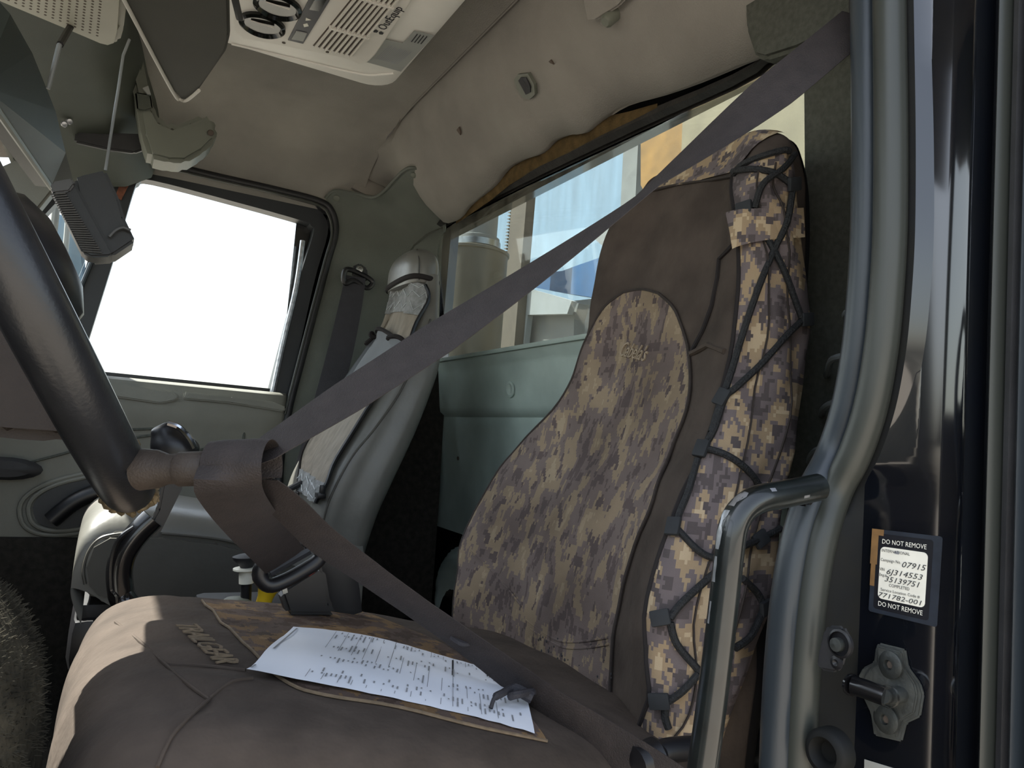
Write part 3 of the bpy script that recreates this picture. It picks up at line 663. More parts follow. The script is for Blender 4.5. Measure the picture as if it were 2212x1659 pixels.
# embroidered name on the lumbar panel
def wrap(S, vf, q, up_px, right_px, off):
    """lay flat text onto a surface: q = pixel of its centre; up/right pixel directions give its world axes"""
    o = S.pt(*q, off); n = S.nrm(*q)
    ex = (S.pt(q[0]+right_px[0], q[1]+right_px[1], off)-o); ex = (ex-n*ex.dot(n)).normalized(); ey = n.cross(ex)
    if ey.dot(S.pt(q[0]+up_px[0], q[1]+up_px[1], off)-o) < 0: ey = -ey
    xs = [v.x for v in vf[0]]; ys = [v.y for v in vf[0]]; x0, x1, y0, y1 = min(xs), max(xs), min(ys), max(ys); A_, B_ = 10, 4; Gd = []
    for b in range(B_+1):
        r = []
        for a in range(A_+1):
            q_ = PJ(np.array(o+ex*(x0+(x1-x0)*a/A_)+ey*(y0+(y1-y0)*b/B_))); r.append((S.pt(q_[0], q_[1], off), S.nrm(q_[0], q_[1])))
        Gd.append(r)
    V_ = []
    for v in vf[0]:
        a = min(A_-1e-4, (v.x-x0)/(x1-x0)*A_); b = min(B_-1e-4, (v.y-y0)/(y1-y0)*B_); i, j = int(a), int(b); f, g = a-i, b-j
        V_.append(Gd[j][i][0].lerp(Gd[j][i+1][0], f).lerp(Gd[j+1][i][0].lerp(Gd[j+1][i+1][0], f), g)+Gd[j][i][1]*v.z)
    return V_, vf[1]
vf = text_vf("Cabela's", .026, .0012, shear=.35, spacing=.95)
vf = ([Vector((v.x*.86, v.y*1.3, v.z)) for v in vf[0]], vf[1])
obj('embroidered_name', wrap(SB, vf, (1377, 764), (-2, -30), (30, 7), .0045), 'embroidery_light', lum, smooth=False, label="raised stitched script name on the lumbar panel")
# elastic lacing over the side panel
def lace(ch, r=.0042): return tube(crom([(SPS.pt(*p, r*.8) if p[0] > 1400 else SB.pt(*p, r)) for p in ch], 5), r, 8)
for ch in ([(1588, 378), (1605, 350), (1640, 315), (1690, 305), (1725, 308)], [(1588, 372), (1625, 368), (1670, 375), (1705, 398)], [(1738, 320), (1690, 365), (1650, 400), (1632, 450)], [(1628, 455), (1650, 500), (1690, 580), (1712, 640), (1726, 685)],
           [(1708, 405), (1695, 480), (1670, 540), (1640, 620), (1605, 720), (1580, 810), (1560, 870), (1535, 935)], [(1728, 692), (1690, 730), (1640, 790), (1590, 840), (1568, 862), (1545, 930), (1525, 965)],
           [(1525, 970), (1570, 985), (1610, 1015), (1640, 1055)], [(1500, 990), (1490, 1060), (1470, 1110), (1462, 1140)], [(1462, 1142), (1500, 1185), (1535, 1205), (1580, 1205)], [(1545, 1235), (1500, 1275), (1465, 1310), (1448, 1335)],
           [(1448, 1345), (1460, 1390), (1500, 1440), (1510, 1455)], [(1505, 1455), (1475, 1490), (1440, 1515)], [(1438, 1520), (1436, 1545), (1445, 1572)], [(1600, 1180), (1640, 1165), (1680, 1140)], [(1600, 1250), (1630, 1280), (1645, 1310)], [(1645, 1310), (1620, 1370), (1585, 1400)]):
    obj('elastic_cord', lace(ch), 'black_cord', ds)
for q, a in (((1612, 452), 0), ((1708, 398), .3), ((1563, 862), .5), ((1515, 972), .6), ((1458, 1142), .8), ((1430, 1336), 0), ((1425, 1512), .2), ((1735, 690), .2), ((1645, 1310), .2), ((1636, 1166), .5)):
    c = SPS.pt(*q, .006); n = SPS.nrm(*q); ex = Vector((1, 0, 0)); ex = (ex-n*ex.dot(n)).normalized(); ey = n.cross(ex)
    R = Matrix((ex, ey, n)).transposed() @ Matrix.Rotation(a, 3, 'Z')
    obj('loop_tab', box(c, (.022, .017, .006), .002, R), 'tab', ds)
# cushion
YC = [(.595, -.16), (.60, -.07), (.625, -.022), (.68, -.004), (.80, .004), (.92, .006), (1.04, .002), (1.12, -.006), (1.175, -.03), (1.195, -.075), (1.20, -.16)]
XCp = [(.62, -.300), (.52, -.283), (.42, -.268), (.30, -.250), (.20, -.238), (.12, -.230), (.06, -.232), (.02, -.248), (-.003, -.285), (-.012, -.34), (-.012, -.42), (-.004, -.50)]
ctrl = []
for i, (x, z) in enumerate(XCp):
    dx = [0, 0, 0, 0, 0, 0, .0, .0, 0, 0, 0, 0][i]
    f = 1 if i < 6 else max(.35, 1-(i-5)*.2)
    ctrl.append([Vector((x+(.02*(abs(y-.9)/.3)**3 if i > 5 else 0), y, z+dz*f)) for y, dz in YC])
SCU = Surf(ctrl, 6, 6).orient((.3, .9, -.6))
for i in range(SCU.nv):
    for j in range(SCU.nu):
        p = SCU.G[i, j]; w = .0025*math.sin(p[0]*30+p[1]*17)*math.sin(p[1]*23+p[0]*9+1)+.0032*math.sin(p[1]*75+p[0]*26)*math.exp(-((p[0]-.10)/.05)**2)*(1 if p[2] > -.26 else .3)
        SCU.G[i, j] = p+SCU.N[i, j]*w
cu = obj('cushion', SCU.vf(), 'brown_cloth', ds, sharp=80)
obj('cushion_underside', box((.30, .90, -.42), (.54, .54, .16), .03), 'dark_cloth', ds)
rows = rows_patch(SCU, [[(1180, 1604), (1150, 1560), (1100, 1500), (1010, 1430)], [(1050, 1578), (1020, 1520), (985, 1450), (940, 1385)], [(860, 1532), (880, 1480), (870, 1410), (850, 1348)], [(700, 1506), (740, 1440), (760, 1370), (745, 1318)], [(625, 1482), (640, 1420), (650, 1350), (640, 1305)],
                        [(555, 1420), (555, 1385), (550, 1340), (545, 1300)], [(495, 1360), (490, 1345), (488, 1325), (485, 1298)], [(436, 1300), (436, 1299), (436, 1297), (436, 1296)]], .002, 24, 4)
cp = obj('cushion_panel', grid(rows), 'camo_seat', ds, uvf=lambda p: (p.x, p.y), sharp=80)
obj('seam', tube([r[0] for r in rows], .0016, 6), 'embroidery', cp)
for ch in ([(250, 1345), (300, 1385), (345, 1425), (400, 1475), (450, 1512)], [(362, 1436), (440, 1440), (530, 1450)], [(452, 1512), (410, 1550), (370, 1595), (340, 1659)], [(452, 1510), (500, 1475), (545, 1468)]):
    obj('seam', tube(crom([SCU.pt(*p, .001) for p in ch], 5), .0016, 6), 'brown_cloth', cu)
vf = text_vf("TRAILGEAR", .030, .0007, shear=.5, spacing=.9)
obj('embroidered_name', wrap(SCU, vf, (437, 1397), (30, -20), (45, 52), .003), 'embroidery', cu, smooth=False, label='tan stitched lettering on the brown seat front')
obj('base', join(box((.32, .90, -.58), (.46, .44, .18), .02), box((.32, .90, -.72), (.52, .48, .10), .02)), 'plastic_matte', ds)
obj('side_lever', join(tube(crom([U(*p, Y=.60) for p in ((1400, 1640), (1440, 1622), (1500, 1615))], 4), .012, 10), lathe([(0, -.02), (.016, -.014), (.018, .01), (.006, .02), (0, .02)], U(1400, 1640, Y=.595), (1, 0, .2), 14)), 'plastic_black', ds)
# drape of the cover behind the seat and the loops of wire that hold it
# ================================================================== loose paper on the cushion
pc = [SCU.pt(*p, .002) for p in ((632, 1364), (1118, 1460), (1153, 1596), (530, 1463))]
fq, _ = frame_q(pc)
PN = 24
def paper_pt(s, t, o=0.):
    p = fq(s, t)
    D_ = (SCU.G[..., 0]-p.x)**2+(SCU.G[..., 1]-p.y)**2+np.where(SCU.N[..., 2] > .3, 0, 1); k_ = np.argsort(D_, axis=None)[:6]
    w_ = 1/(D_.flat[k_]+1e-5); zc = float((SCU.G[..., 2].flat[k_]*w_).sum()/w_.sum())
    lift = .002*math.sin(s*5+t*1.5)+.008*max(0, s-.8)*5*(1-t)*.5+.0055
    return Vector((p.x, p.y, max(zc, p.z-.004)+lift+o))
pp = obj('paper_sheet', join(grid([[paper_pt(i/PN, j/12) for i in range(PN+1)] for j in range(13)])), 'paper', None, label='white printed paper sheet lying on the driver seat cushion', cat='paper')
def pr(s0, s1, t0, t1, n=1):
    V = []; Fc = []
    rows = [[paper_pt(s0+(s1-s0)*i/max(1, n), t, .0009) for i in range(n+1)] for t in (t0, t1)]
    return grid(rows)
bars = []; rp = random.Random(11)
for k in range(14):
    s = .19+.052*k+rp.uniform(-.006, .006)
    bars.append(pr(s, s+.0022, .04, .96))
thin = obj('ruled_lines', join(*bars), 'print_grey', pp, smooth=False)
bars = []
for k in range(46):
    s = .20+.0168*k
    for t in (.06, .12, .3, .36, .55, .62, .8, .86):
        if rp.random() < .42: bars.append(pr(s, s+.006, t, t+rp.choice((.02, .035, .05, .08))))
bars.append(pr(.02, .028, .05, .62)); bars.append(pr(.005, .012, .88, .96))
for k in range(3): bars.append(pr(.93+.012*k, .934+.012*k, .3, .5))
obj('printed_text', join(*bars), 'print_grey', pp, smooth=False)
obj('printed_stamp', join(pr(.868, .908, .10, .30, 2), pr(.70, .708, .08, .42), pr(.848, .853, .06, .3)), 'print_dark', pp, smooth=False)
# ================================================================== passenger seat
ps = thing('passenger_chair', 'grey vinyl passenger seat with cloth organiser over its backrest', 'seat', (.3, 1.95, -.77))
PR = [(-.32, .445, .575, 1.76, 2.15), (-.20, .448, .60, 1.752, 2.17), (-.11, .466, .632, 1.75, 2.17), (.0, .52, .675, 1.75, 2.17), (.1, .568, .708, 1.752, 2.16), (.18, .605, .73, 1.757, 2.14), (.25, .635, .735, 1.768, 2.11), (.31, .655, .730, 1.785, 2.08), (.37, .665, .732, 1.80, 2.065), (.425, .668, .73, 1.81, 2.055)]
ctrl = []
for z, xf, xr, yn, yf in PR:
    ym = (yn+yf)/2; h = (yf-yn)/2
    ctrl.append([Vector(p) for p in ((xf+.012, ym, z), (xf+.006, ym-.5*h, z), (xf, yn+.06, z), (xf+.016, yn+.012, z), (xf*.6+xr*.4, yn, z), (xr-.012, yn+.004, z), (xr+.006, ym, z), (xr-.012, yf-.004, z), (xf*.6+xr*.4, yf, z), (xf+.016, yf-.012, z), (xf, yf-.06, z), (xf+.006, ym+.5*h, z))])
SP2 = Surf(ctrl, 6, 5, True).orient((.62, 1.95, .1))
pb = obj('backrest', SP2.vf(), 'vinyl', ps, sharp=70)
def seam_pts(S, ch, off=.001, n=6): return crom([S.pt(*p, off) for p in ch], n)
obj('seam', tube(seam_pts(SP2, [(930, 690), (900, 770), (862, 850), (810, 925), (765, 980), (735, 1030), (708, 1090), (696, 1140), (692, 1180)]), .0028, 6), 'vinyl_dark', pb)
ctrl = []
for z, k in ((.400, .96), (.414, .99), (.435, 1.0), (.460, .97), (.483, .82), (.500, .5), (.505, .2)):
    ctrl.append([Vector((.690+.046*k*math.copysign(abs(math.cos(a))**.75, math.cos(a)), 1.935+.126*(k if k > .6 else k*.9+.08)*math.copysign(abs(math.sin(a))**.7, math.sin(a)), z+.0*math.cos(a))) for a in [2*PI*i/16 for i in range(16)]])
SH = Surf(ctrl, 4, 4, True).orient((.69, 1.935, .45))
hr = obj('headrest', SH.vf(), 'vinyl', ps, sharp=80)
obj('seam', tube(seam_pts(SH, [(900, 535), (905, 560), (905, 585), (905, 604)], .0005), .0025, 6), 'vinyl_dark', hr)
obj('strap', tube([Vector((.690+.048*math.copysign(abs(math.cos(a))**.75, math.cos(a)), 1.935+.129*math.copysign(abs(math.sin(a))**.7, math.sin(a)), .412+.004*math.sin(2*a))) for a in [2*PI*i/28 for i in range(28)]], .007, 6, True, sx=.5), 'dark_cloth', ps)
# cloth organiser
cov = [[(690, 1086), (668, 1078), (652, 1062)], [(712, 1045), (682, 1030), (655, 1015)], [(735, 990), (700, 972), (660, 955)], [(800, 890), (750, 868), (694, 850)], [(842, 825), (785, 795), (722, 775)], [(880, 765), (825, 735), (756, 725)], [(905, 700), (850, 690), (785, 675)], [(926, 648), (870, 640), (812, 635)], [(922, 618), (875, 608), (832, 608)]]
rows = rows_patch(SP2, cov, .008, 20, 4)
for i, r in enumerate(rows):
    for j, p in enumerate(r): p += Vector((-1, 0, 0))*.0035*math.sin(j*1.3+i*.12)
org_ = obj('organiser', grid(rows), 'cover_cloth', ps, sharp=80)
n_ = len(rows)
obj('organiser_border', tube([r[0]+Vector((-.002, -.002, 0)) for r in rows], .005, 6), 'plastic_black', org_)
obj('organiser_border', tube([r[-1] for r in rows], .004, 6), 'dark_cloth', org_)
top_rows = [[p+Vector((-.003, -.002, 0)) for p in r] for r in rows[-8:]]
mp_ = obj('mesh_panel', grid(top_rows), 'mesh_cloth', org_)
lowm = obj('mesh_panel', grid([[p+Vector((-.003, -.002, 0)) for p in r] for r in rows[:5]]), 'mesh_cloth', org_)
def zig(rs, k, n, amp):
    out = []
    for q in range(n+1):
        t = q/n; a = min(len(rs)-1, max(0, k+(amp if q % 2 else 0))); i = int(a); f = a-i; j = t*(len(rs[0])-1.001); jj = int(j); g = j-jj
        P = lambda ii: rs[min(ii, len(rs)-1)][jj]*(1-g)+rs[min(ii, len(rs)-1)][jj+1]*g
        out.append(P(i)*(1-f)+P(i+1)*f+Vector((-.002, -.001, 0)))
    return tube(out, .0009, 4)
for k in (.6, 2.8, 5.0): obj('zigzag_thread', zig(top_rows, k, 16, 1.3), 'thread', mp_)
for k in (.8, 2.5): obj('zigzag_thread', zig([[p+Vector((-.003, -.002, 0)) for p in r] for r in rows[:5]], k, 10, .9), 'thread', lowm)
pk = [[p+Vector((-.010, -.004, 0)) for p in r] for r in rows[13:22]]
for j in range(len(pk[0])): pk[-1][j] += Vector((-.012*abs(math.sin(j*.55)), 0, .010*math.sin(j*.9)))
pok = obj('pocket', grid(pk), 'cover_grey', org_)
obj('pocket_binding', tube(crom([pk[-1][j] for j in range(len(pk[0]))], 3), .006, 6), 'dark_cloth', pok)
obj('clip', join(box(SP2.pt(700, 1072, .012), (.02, .03, .012), .003), box(SP2.pt(705, 1060, .014), (.012, .014, .02), .003)), 'plastic_black', org_)
# cushion
YP = [(1.715, -.20), (1.718, -.10), (1.735, -.035), (1.78, -.006), (1.86, .004), (1.95, .006), (2.04, .004), (2.12, -.006), (2.17, -.035), (2.185, -.10), (2.19, -.20)]
XP = [(.56, -.235), (.45, -.222), (.34, -.206), (.22, -.192), (.12, -.180), (.06, -.180), (.01, -.195), (-.018, -.228), (-.025, -.275), (-.018, -.32), (.0, -.36)]
ctrl = [[Vector((x, y, z+dz*(1 if i < 6 else max(.25, 1-(i-5)*.22)))) for y, dz in YP] for i, (x, z) in enumerate(XP)]
SPC = Surf(ctrl, 5, 5).orient((.3, 1.95, -.5))
pcu = obj('cushion', SPC.vf(), 'vinyl', ps, sharp=70)
obj('seam', tube(crom([U(*p, Y=1.710) for p in ((184, 1262), (180, 1230), (192, 1190), (215, 1164), (250, 1154), (300, 1150))], 5), .003, 6), 'vinyl_dark', pcu)
obj('seam', tube(crom([U(*p, Y=1.710) for p in ((350, 1152), (420, 1158), (480, 1166), (560, 1184))], 5), .0028, 6), 'vinyl_dark', pcu)
obj('cushion_side', prism([U(*p, Y=1.711) for p in ((172, 1228), (190, 1175), (235, 1150), (350, 1150), (470, 1165), (560, 1185), (650, 1215), (660, 1310), (480, 1330), (330, 1320), (205, 1300), (178, 1272))], (0, .40, 0), .012), 'vinyl_dark', ps)
obj('base', join(box((.23, 1.95, -.455), (.50, .46, .11), .03), box((.26, 1.95, -.63), (.44, .42, .28), .04)), 'plastic_black', ps)
obj('seat_frame', box((.22, 1.95, -.392), (.46, .42, .03), .005), 'plastic_matte', ps)
# ================================================================== steering wheel
TILT = math.radians(60)
wv = Vector((-math.cos(TILT), 0, math.sin(TILT))); wn = Vector((math.sin(TILT), 0, math.cos(TILT)))
SW = Vector((-.088, .84, .130)); RS = .23
sw = thing('steering_wheel', 'thick black padded steering wheel seen edge-on at the left', 'steering wheel', SW)
yv = Vector((0, 1, 0))
def onw(a, r=RS, h=0.): return SW+wv*(math.cos(a)*r)+yv*(math.sin(a)*r)+wn*h
obj('rim', tube([onw(2*PI*i/72) for i in range(72)], .0235, 18, True), 'rim_cover', sw)
obj('hub', lathe([(0, .050), (.035, .048), (.06, .038), (.075, .015), (.07, -.03), (.05, -.06), (0, -.06)], SW-wn*.005, wn, 32), 'plastic_black', sw)
for a in (PI*.5, -PI*.5, PI*.85, -PI*.85):
    obj('spoke', tube([onw(a, .07, .0), onw(a, .15, -.01), onw(a, .225, -.0)], [.024, .018, .016], 10), 'plastic_black', sw)
rg = random.Random(21); tf = []
for k in range(190):
    a = PI+rg.uniform(-.62, .10); q = rg.choice((-1, 1))*rg.uniform(0, 1.9)
    d = (wv*math.cos(a)+yv*math.sin(a)); n = (d*math.cos(q)+wn*math.sin(q)); b = onw(a)+n*.0215
    r_ = rg.uniform(.0015, .0042); t_ = Vector((rg.uniform(-1, 1), rg.uniform(-1, 1), rg.uniform(-1, 1))).normalized()
    tf.append(tube([b-t_*r_*2, b-t_*r_+n*r_*.6, b+n*r_, b+t_*r_+n*r_*.3, b+t_*r_*2.2], [r_*.3, r_*rg.uniform(.7, 1.2), r_*rg.uniform(.5, 1.2), r_*rg.uniform(.7, 1.2), r_*.2], 6))
obj('frayed_lining', join(*tf), 'wool', sw, kind='stuff')
k0, k1 = U(318, 1014, Y=.70), U(436, 1012, Y=.665)
ax = (U(556, 1008, Y=.64)-k1).normalized()
kn = obj('spinner_knob', join(lathe([(.0175, -.005), (.016, .01), (.0125, .02), (.0125, .05), (.014, .051)], k0, (k1-k0).normalized(), 20), lathe([(.0125, 0), (.0125, .042), (.010, .045), (0, .045)], k1-ax*.004, ax, 20)), 'stub_brown', sw)
obj('band', lathe([(.0132, -.016), (.0142, -.014), (.0142, .006), (.0132, .008)], k1-ax*.004, ax, 20), 'stub_brown', kn)
sc = thing('steering_column', 'brown plastic steering column shroud behind the wheel', 'steering column', (-.3, .84, -.1))
P = [(60, 960), (165, 958), (215, 900), (215, 780), (150, 640), (60, 560), (-120, 520), (-300, 560), (-300, 900), (-120, 945)]
obj('shroud', prism([U(*p, Y=.76) for p in ((10, 948), (120, 955), (175, 948), (185, 850), (130, 700), (30, 600), (-150, 560), (-150, 930))], (0, .16, 0), .02), 'column_brown', sc)
obj('shaft', tube([(-.12, .84, .04), (-.45, .84, -.05), (-.62, .84, -.12)], .035, 12), 'plastic_matte', sc)
# ================================================================== driver belt
sb = thing('driver_seat_belt', 'brown driver seat belt looped over the wheel knob and buckled', 'seat belt', (.66, .56, .5))
A, B = U(1862, 40, X=.69), k1+ax*.030+Vector((.012, .012, .008))
view = lambda p: -Vector(p).normalized()
def wdir(p, t, ang):
    v = view(p); s = t.cross(v).normalized(); return (s*math.cos(ang)+t.cross(s).normalized()*math.sin(ang))
N = 48; cs = []; ds_ = []
for i in range(N+1):
    s = i/N; p = A.lerp(B, s)+Vector((0, 0, -.02*math.sin(PI*s))); cs.append(p)
keys = [(0, .6), (.18, .55), (.32, 1.1), (.42, 1.47), (.5, 1.33), (.62, 1.1), (.75, .88), (.88, .93), (.96, 1.1), (1, 1.15)]
for i in range(N+1):
    s = i/N; t = (cs[min(N, i+1)]-cs[max(0, i-1)]).normalized()
    ang = float(np.interp(s, [k[0] for k in keys], [k[1] for k in keys])); ds_.append(wdir(cs[i], t, ang))
obj('shoulder_webbing', ribbon(cs, ds_, [.050]*N+[.036]), 'webbing', sb)
# loop over the knob and strap to the tongue
cen = k1+ax*.034; e_up = Vector((0, 0, 1)); e_up = (e_up-ax*e_up.dot(ax)).normalized(); e_fr = ax.cross(e_up)
if e_fr.y > 0: e_fr = -e_fr
cs = [cen+(e_up*math.sin(a)+e_fr*math.cos(a))*.0215 for a in np.linspace(PI*1.15, 0, 16)]
ds_ = [ax]*16
for q, y, d in (((493, 1052), .632, (1, .0)), ((512, 1090), .675, (.97, -.1)), ((546, 1133), .75, (.9, -.25)), ((580, 1170), .83, (.86, -.42)), ((616, 1212), .91, (.84, -.5))):
    p = U(*q, Y=y); cs.append(p); ds_.append((U(q[0]+d[0]*50, q[1]+d[1]*50, Y=y)-p).normalized())
cc = crom(cs, 3); dd = crom(ds_, 3)
wd = [.050]*len(cc)
obj('buckle_webbing', ribbon(cc, dd, wd), 'webbing', sb)
tg = obj('tongue', tube(crom([U(*p, Y=.93) for p in ((590, 1214), (567, 1222), (562, 1246), (582, 1264), (612, 1256), (655, 1233), (688, 1210), (694, 1186), (678, 1170), (654, 1174))], 4), .0092, 10), 'plastic_black', sb)
obj('bar', tube([U(582, 1236, Y=.925), U(668, 1188, Y=.925)], .006, 8), 'plastic_black', tg)
bk = obj('buckle', prism([U(*p, Y=1.0) for p in ((606, 1283), (618, 1268), (690, 1222), (704, 1232), (716, 1305), (730, 1330), (622, 1330))], (0, .03, 0), .006), 'plastic_black', sb)
obj('release_button', prism([U(*p, Y=.998) for p in ((664, 1238), (678, 1229), (681, 1236), (668, 1245))], (0, .004, 0)), 'red', bk, smooth=False)
obj('edge_shine', prism([U(*p, Y=.997) for p in ((608, 1268), (618, 1262), (622, 1280), (612, 1284))], (0, .004, 0)), 'steel', bk, smooth=False)
obj('stalk', ribbon(crom([U(*p, Y=1.06) for p in ((690, 1195), (722, 1225), (740, 1265), (748, 1330))], 4), [U(10, 0, Y=1)-U(0, 3, Y=1)]*13, .045, .003), 'plastic_black', sb)
# lap strap
LP = [((548, 1040), .675, 1.15), ((610, 1095), .70, 1.0), ((700, 1180), .735, .95), ((800, 1252), .755, 1.05), ((900, 1322), .76, 1.08), ((1000, 1392), .752, 1.05), ((1100, 1466), .728, .95), ((1190, 1538), .68, .8), ((1290, 1606), .635, .6), ((1400, 1680), .585, .5), ((1500, 1750), .55, .45)]
cs = crom([U(*q, Y=y)+Vector((0, 0, .004)) for q, y, a in LP], 5); an = [a for q, y, a in LP]; ds_ = []
for i, p in enumerate(cs):
    t = (cs[min(len(cs)-1, i+1)]-cs[max(0, i-1)]).normalized(); ds_.append(wdir(p, t, float(np.interp(i/5, range(len(an)), an))))
obj('lap_webbing', ribbon(cs, ds_, .050, .0016), 'webbing', sb)
# frayed tie wrapped round the lap strap, with a loose end
for vf in (tube(crom([U(1150, 1508, Y=.69), U(1110, 1488, Y=.70), U(1085, 1498, Y=.69), U(1068, 1508, Y=.685), U(1060, 1530, Y=.68)], 5), [.006]*6+[.004]*9+[.0022]*6, 7), tube(crom([U(1185, 1515, Y=.70), U(1160, 1495, Y=.70), U(1120, 1500, Y=.685), U(1100, 1505, Y=.69)], 4), .004, 7), tube(crom([U(975, 1375, Y=.76), U(1000, 1390, Y=.75), U(1020, 1386, Y=.75), U(1032, 1380, Y=.75)], 4), .0035, 6)): obj('frayed_tie', vf, 'webbing_dark', sb)
obj('guide_ring', tube(crom([U(*p, X=.695) for p in ((1846, 0), (1860, 60), (1905, 40), (1890, -20))], 4, True), .006, 8, True), 'plastic_black', sb)
# ================================================================== passenger belt
pb_ = thing('passenger_seat_belt', 'dark seat belt hanging from a bolted guide beside the passenger door', 'seat belt', U(776, 585, Y=2.28))
LQ = [((768, 598), 2.285, 56), ((757, 660), 2.27, 62), ((735, 760), 2.26, 68), ((706, 870), 2.25, 68), ((680, 960), 2.235, 66), ((655, 1045), 2.22, 62), ((640, 1100), 2.21, 58)]
cs = crom([U(*q, Y=y-.02) for q, y, w in LQ], 4); ws = [float(np.interp(i/4, range(7), [w for _, _, w in LQ])) for i in range(len(cs))]
obj('webbing', ribbon(cs, [Vector((1, -.25, .15))]*len(cs), [w*2.2/F*.82 for w in ws], .002), 'webbing_dark', pb_)
gd = obj('guide', tube(crom([U(*p, Y=2.26) for p in ((742, 600), (748, 582), (772, 588), (798, 602), (805, 612), (792, 622), (765, 606), (746, 612))], 4, True), .008, 8, True), 'plastic_black', pb_)
obj('plate', prism([U(*p, Y=2.27) for p in ((762, 575), (778, 568), (794, 580), (796, 606), (772, 606), (762, 596))], (0, .012, 0), .004), 'plastic_matte', gd)
obj('bolt', lathe([(.014, -.004), (.014, .004), (.010, .010), (.004, .011), (.003, .006), (0, .006)], U(777, 583, Y=2.265), (-.3, -1, 0), 16), 'steel', gd)
obj('sleeve', prism([U(*p, Y=2.0) for p in ((640, 1070), (652, 1058), (662, 1090), (700, 1120), (705, 1185), (672, 1150), (640, 1100))], (0, .05, 0), .008), 'plastic_matte', pb_)
obj('sleeve_ring', tube(crom([U(*p, Y=1.99) for p in ((600, 1068), (630, 1054), (652, 1042), (666, 1038))], 4), .008, 8), 'plastic_matte', pb_)
# ================================================================== gear lever and floor knobs
gl = thing('gear_lever', 'bent black gear lever with glossy knob behind the steering wheel', 'gear lever', (.05, 1.22, -.77))
kc = U(372, 968, Y=1.2)
rows = []
for px, py, rx, ry in ((362, 912, 8, 4), (352, 922, 22, 12), (358, 938, 30, 20), (372, 958, 44, 26), (384, 980, 46, 24), (378, 1000, 38, 16), (368, 1022, 26, 10), (364, 1036, 22, 9)):
    c = U(px, py, Y=1.2); k = 1.03/F
    rows.append([c+Vector((rx*k*math.cos(a), rx*.75*k*math.sin(a), -.35*rx*k*math.cos(a)*(-1 if py < 990 else 0))) for a in [2*PI*i/20 for i in range(20)]])
cols = [crom([r[j] for r in rows], 4) for j in range(20)]
obj('knob', loft([[c[i] for c in cols] for i in range(len(cols[0]))]), 'plastic_black', gl)
obj('knob_trim', tube(crom([U(*p, Y=1.168) for p in ((362, 914), (384, 922), (402, 938), (414, 955), (420, 968))], 5), .0045, 8), 'chrome', gl)
obj('shank', prism([U(*p, Y=1.2) for p in ((352, 1035), (398, 1035), (396, 1052), (345, 1155), (322, 1162), (318, 1140), (340, 1100))], (0, .02, 0), .004), 'plastic_black', gl)
obj('rod', tube(crom([U(*p, Y=1.2) for p in ((330, 1120), (295, 1155), (268, 1195), (258, 1235), (262, 1285), (272, 1350))]+[Vector((.06, 1.25, -.55)), Vector((.07, 1.28, -.78))], 5), .017, 14), 'black_metal', gl)
obj('cable', tube(crom([U(*p, Y=1.19) for p in ((290, 1140), (258, 1165), (243, 1210), (242, 1270), (252, 1350))]+[Vector((.04, 1.25, -.6)), Vector((.06, 1.28, -.78))], 5), .004, 8), 'black_metal', gl)
ct = thing('control_pedestal', 'dark floor pedestal with pull knobs between the seats', 'console', (.24, 1.38, -.77))
zt = -.30
obj('body', box((.25, 1.40, (-.77+zt)/2), (.16, .14, zt+.77), .015), 'plastic_matte', ct)
obj('dome', lathe([(.03, 0), (.028, .012), (.018, .02), (0, .022)], U(510, 1318, Y=1.36), (0, 0, 1), 18), 'bracket', ct)
b0 = U(531, 1310, Y=1.36); b1 = U(533, 1196, Y=1.36); L0 = (b1-b0).length; axk = (b1-b0).normalized()
k1_ = thing('pull_knob', 'black mushroom pull knob on a rod with white collar', 'knob', b0)
obj('rod', lathe([(.009, 0), (.009, L0*.85)], b0, axk, 14), 'plastic_black', k1_)
obj('collar', lathe([(.012, L0*.44), (.0125, L0*.66), (.022, L0*.70), (.022, L0*.73), (.010, L0*.74)], b0, axk, 20), 'knob_white', k1_)
obj('cap', lathe([(.010, L0*.74), (.014, L0*.82), (.022, L0*.90), (.023, L0*.95), (.014, L0*.985), (0, L0*.99)], b0, axk, 20), 'plastic_matte', k1_)
yb = U(570, 1300, Y=1.36); ya = (U(582, 1262, Y=1.36)-yb).normalized()
k2_ = thing('pull_knob', 'small yellow flared pull knob below the belt buckle', 'knob', yb)
obj('cap', lathe([(.013, -.012), (.013, .008), (.016, .018), (.024, .032), (.024, .036), (0, .037)], yb, ya, 22), 'yellow', k2_)
obj('stem', lathe([(.007, .036), (.007, .048), (0, .049)], yb, ya, 14), 'plastic_matte', k2_)
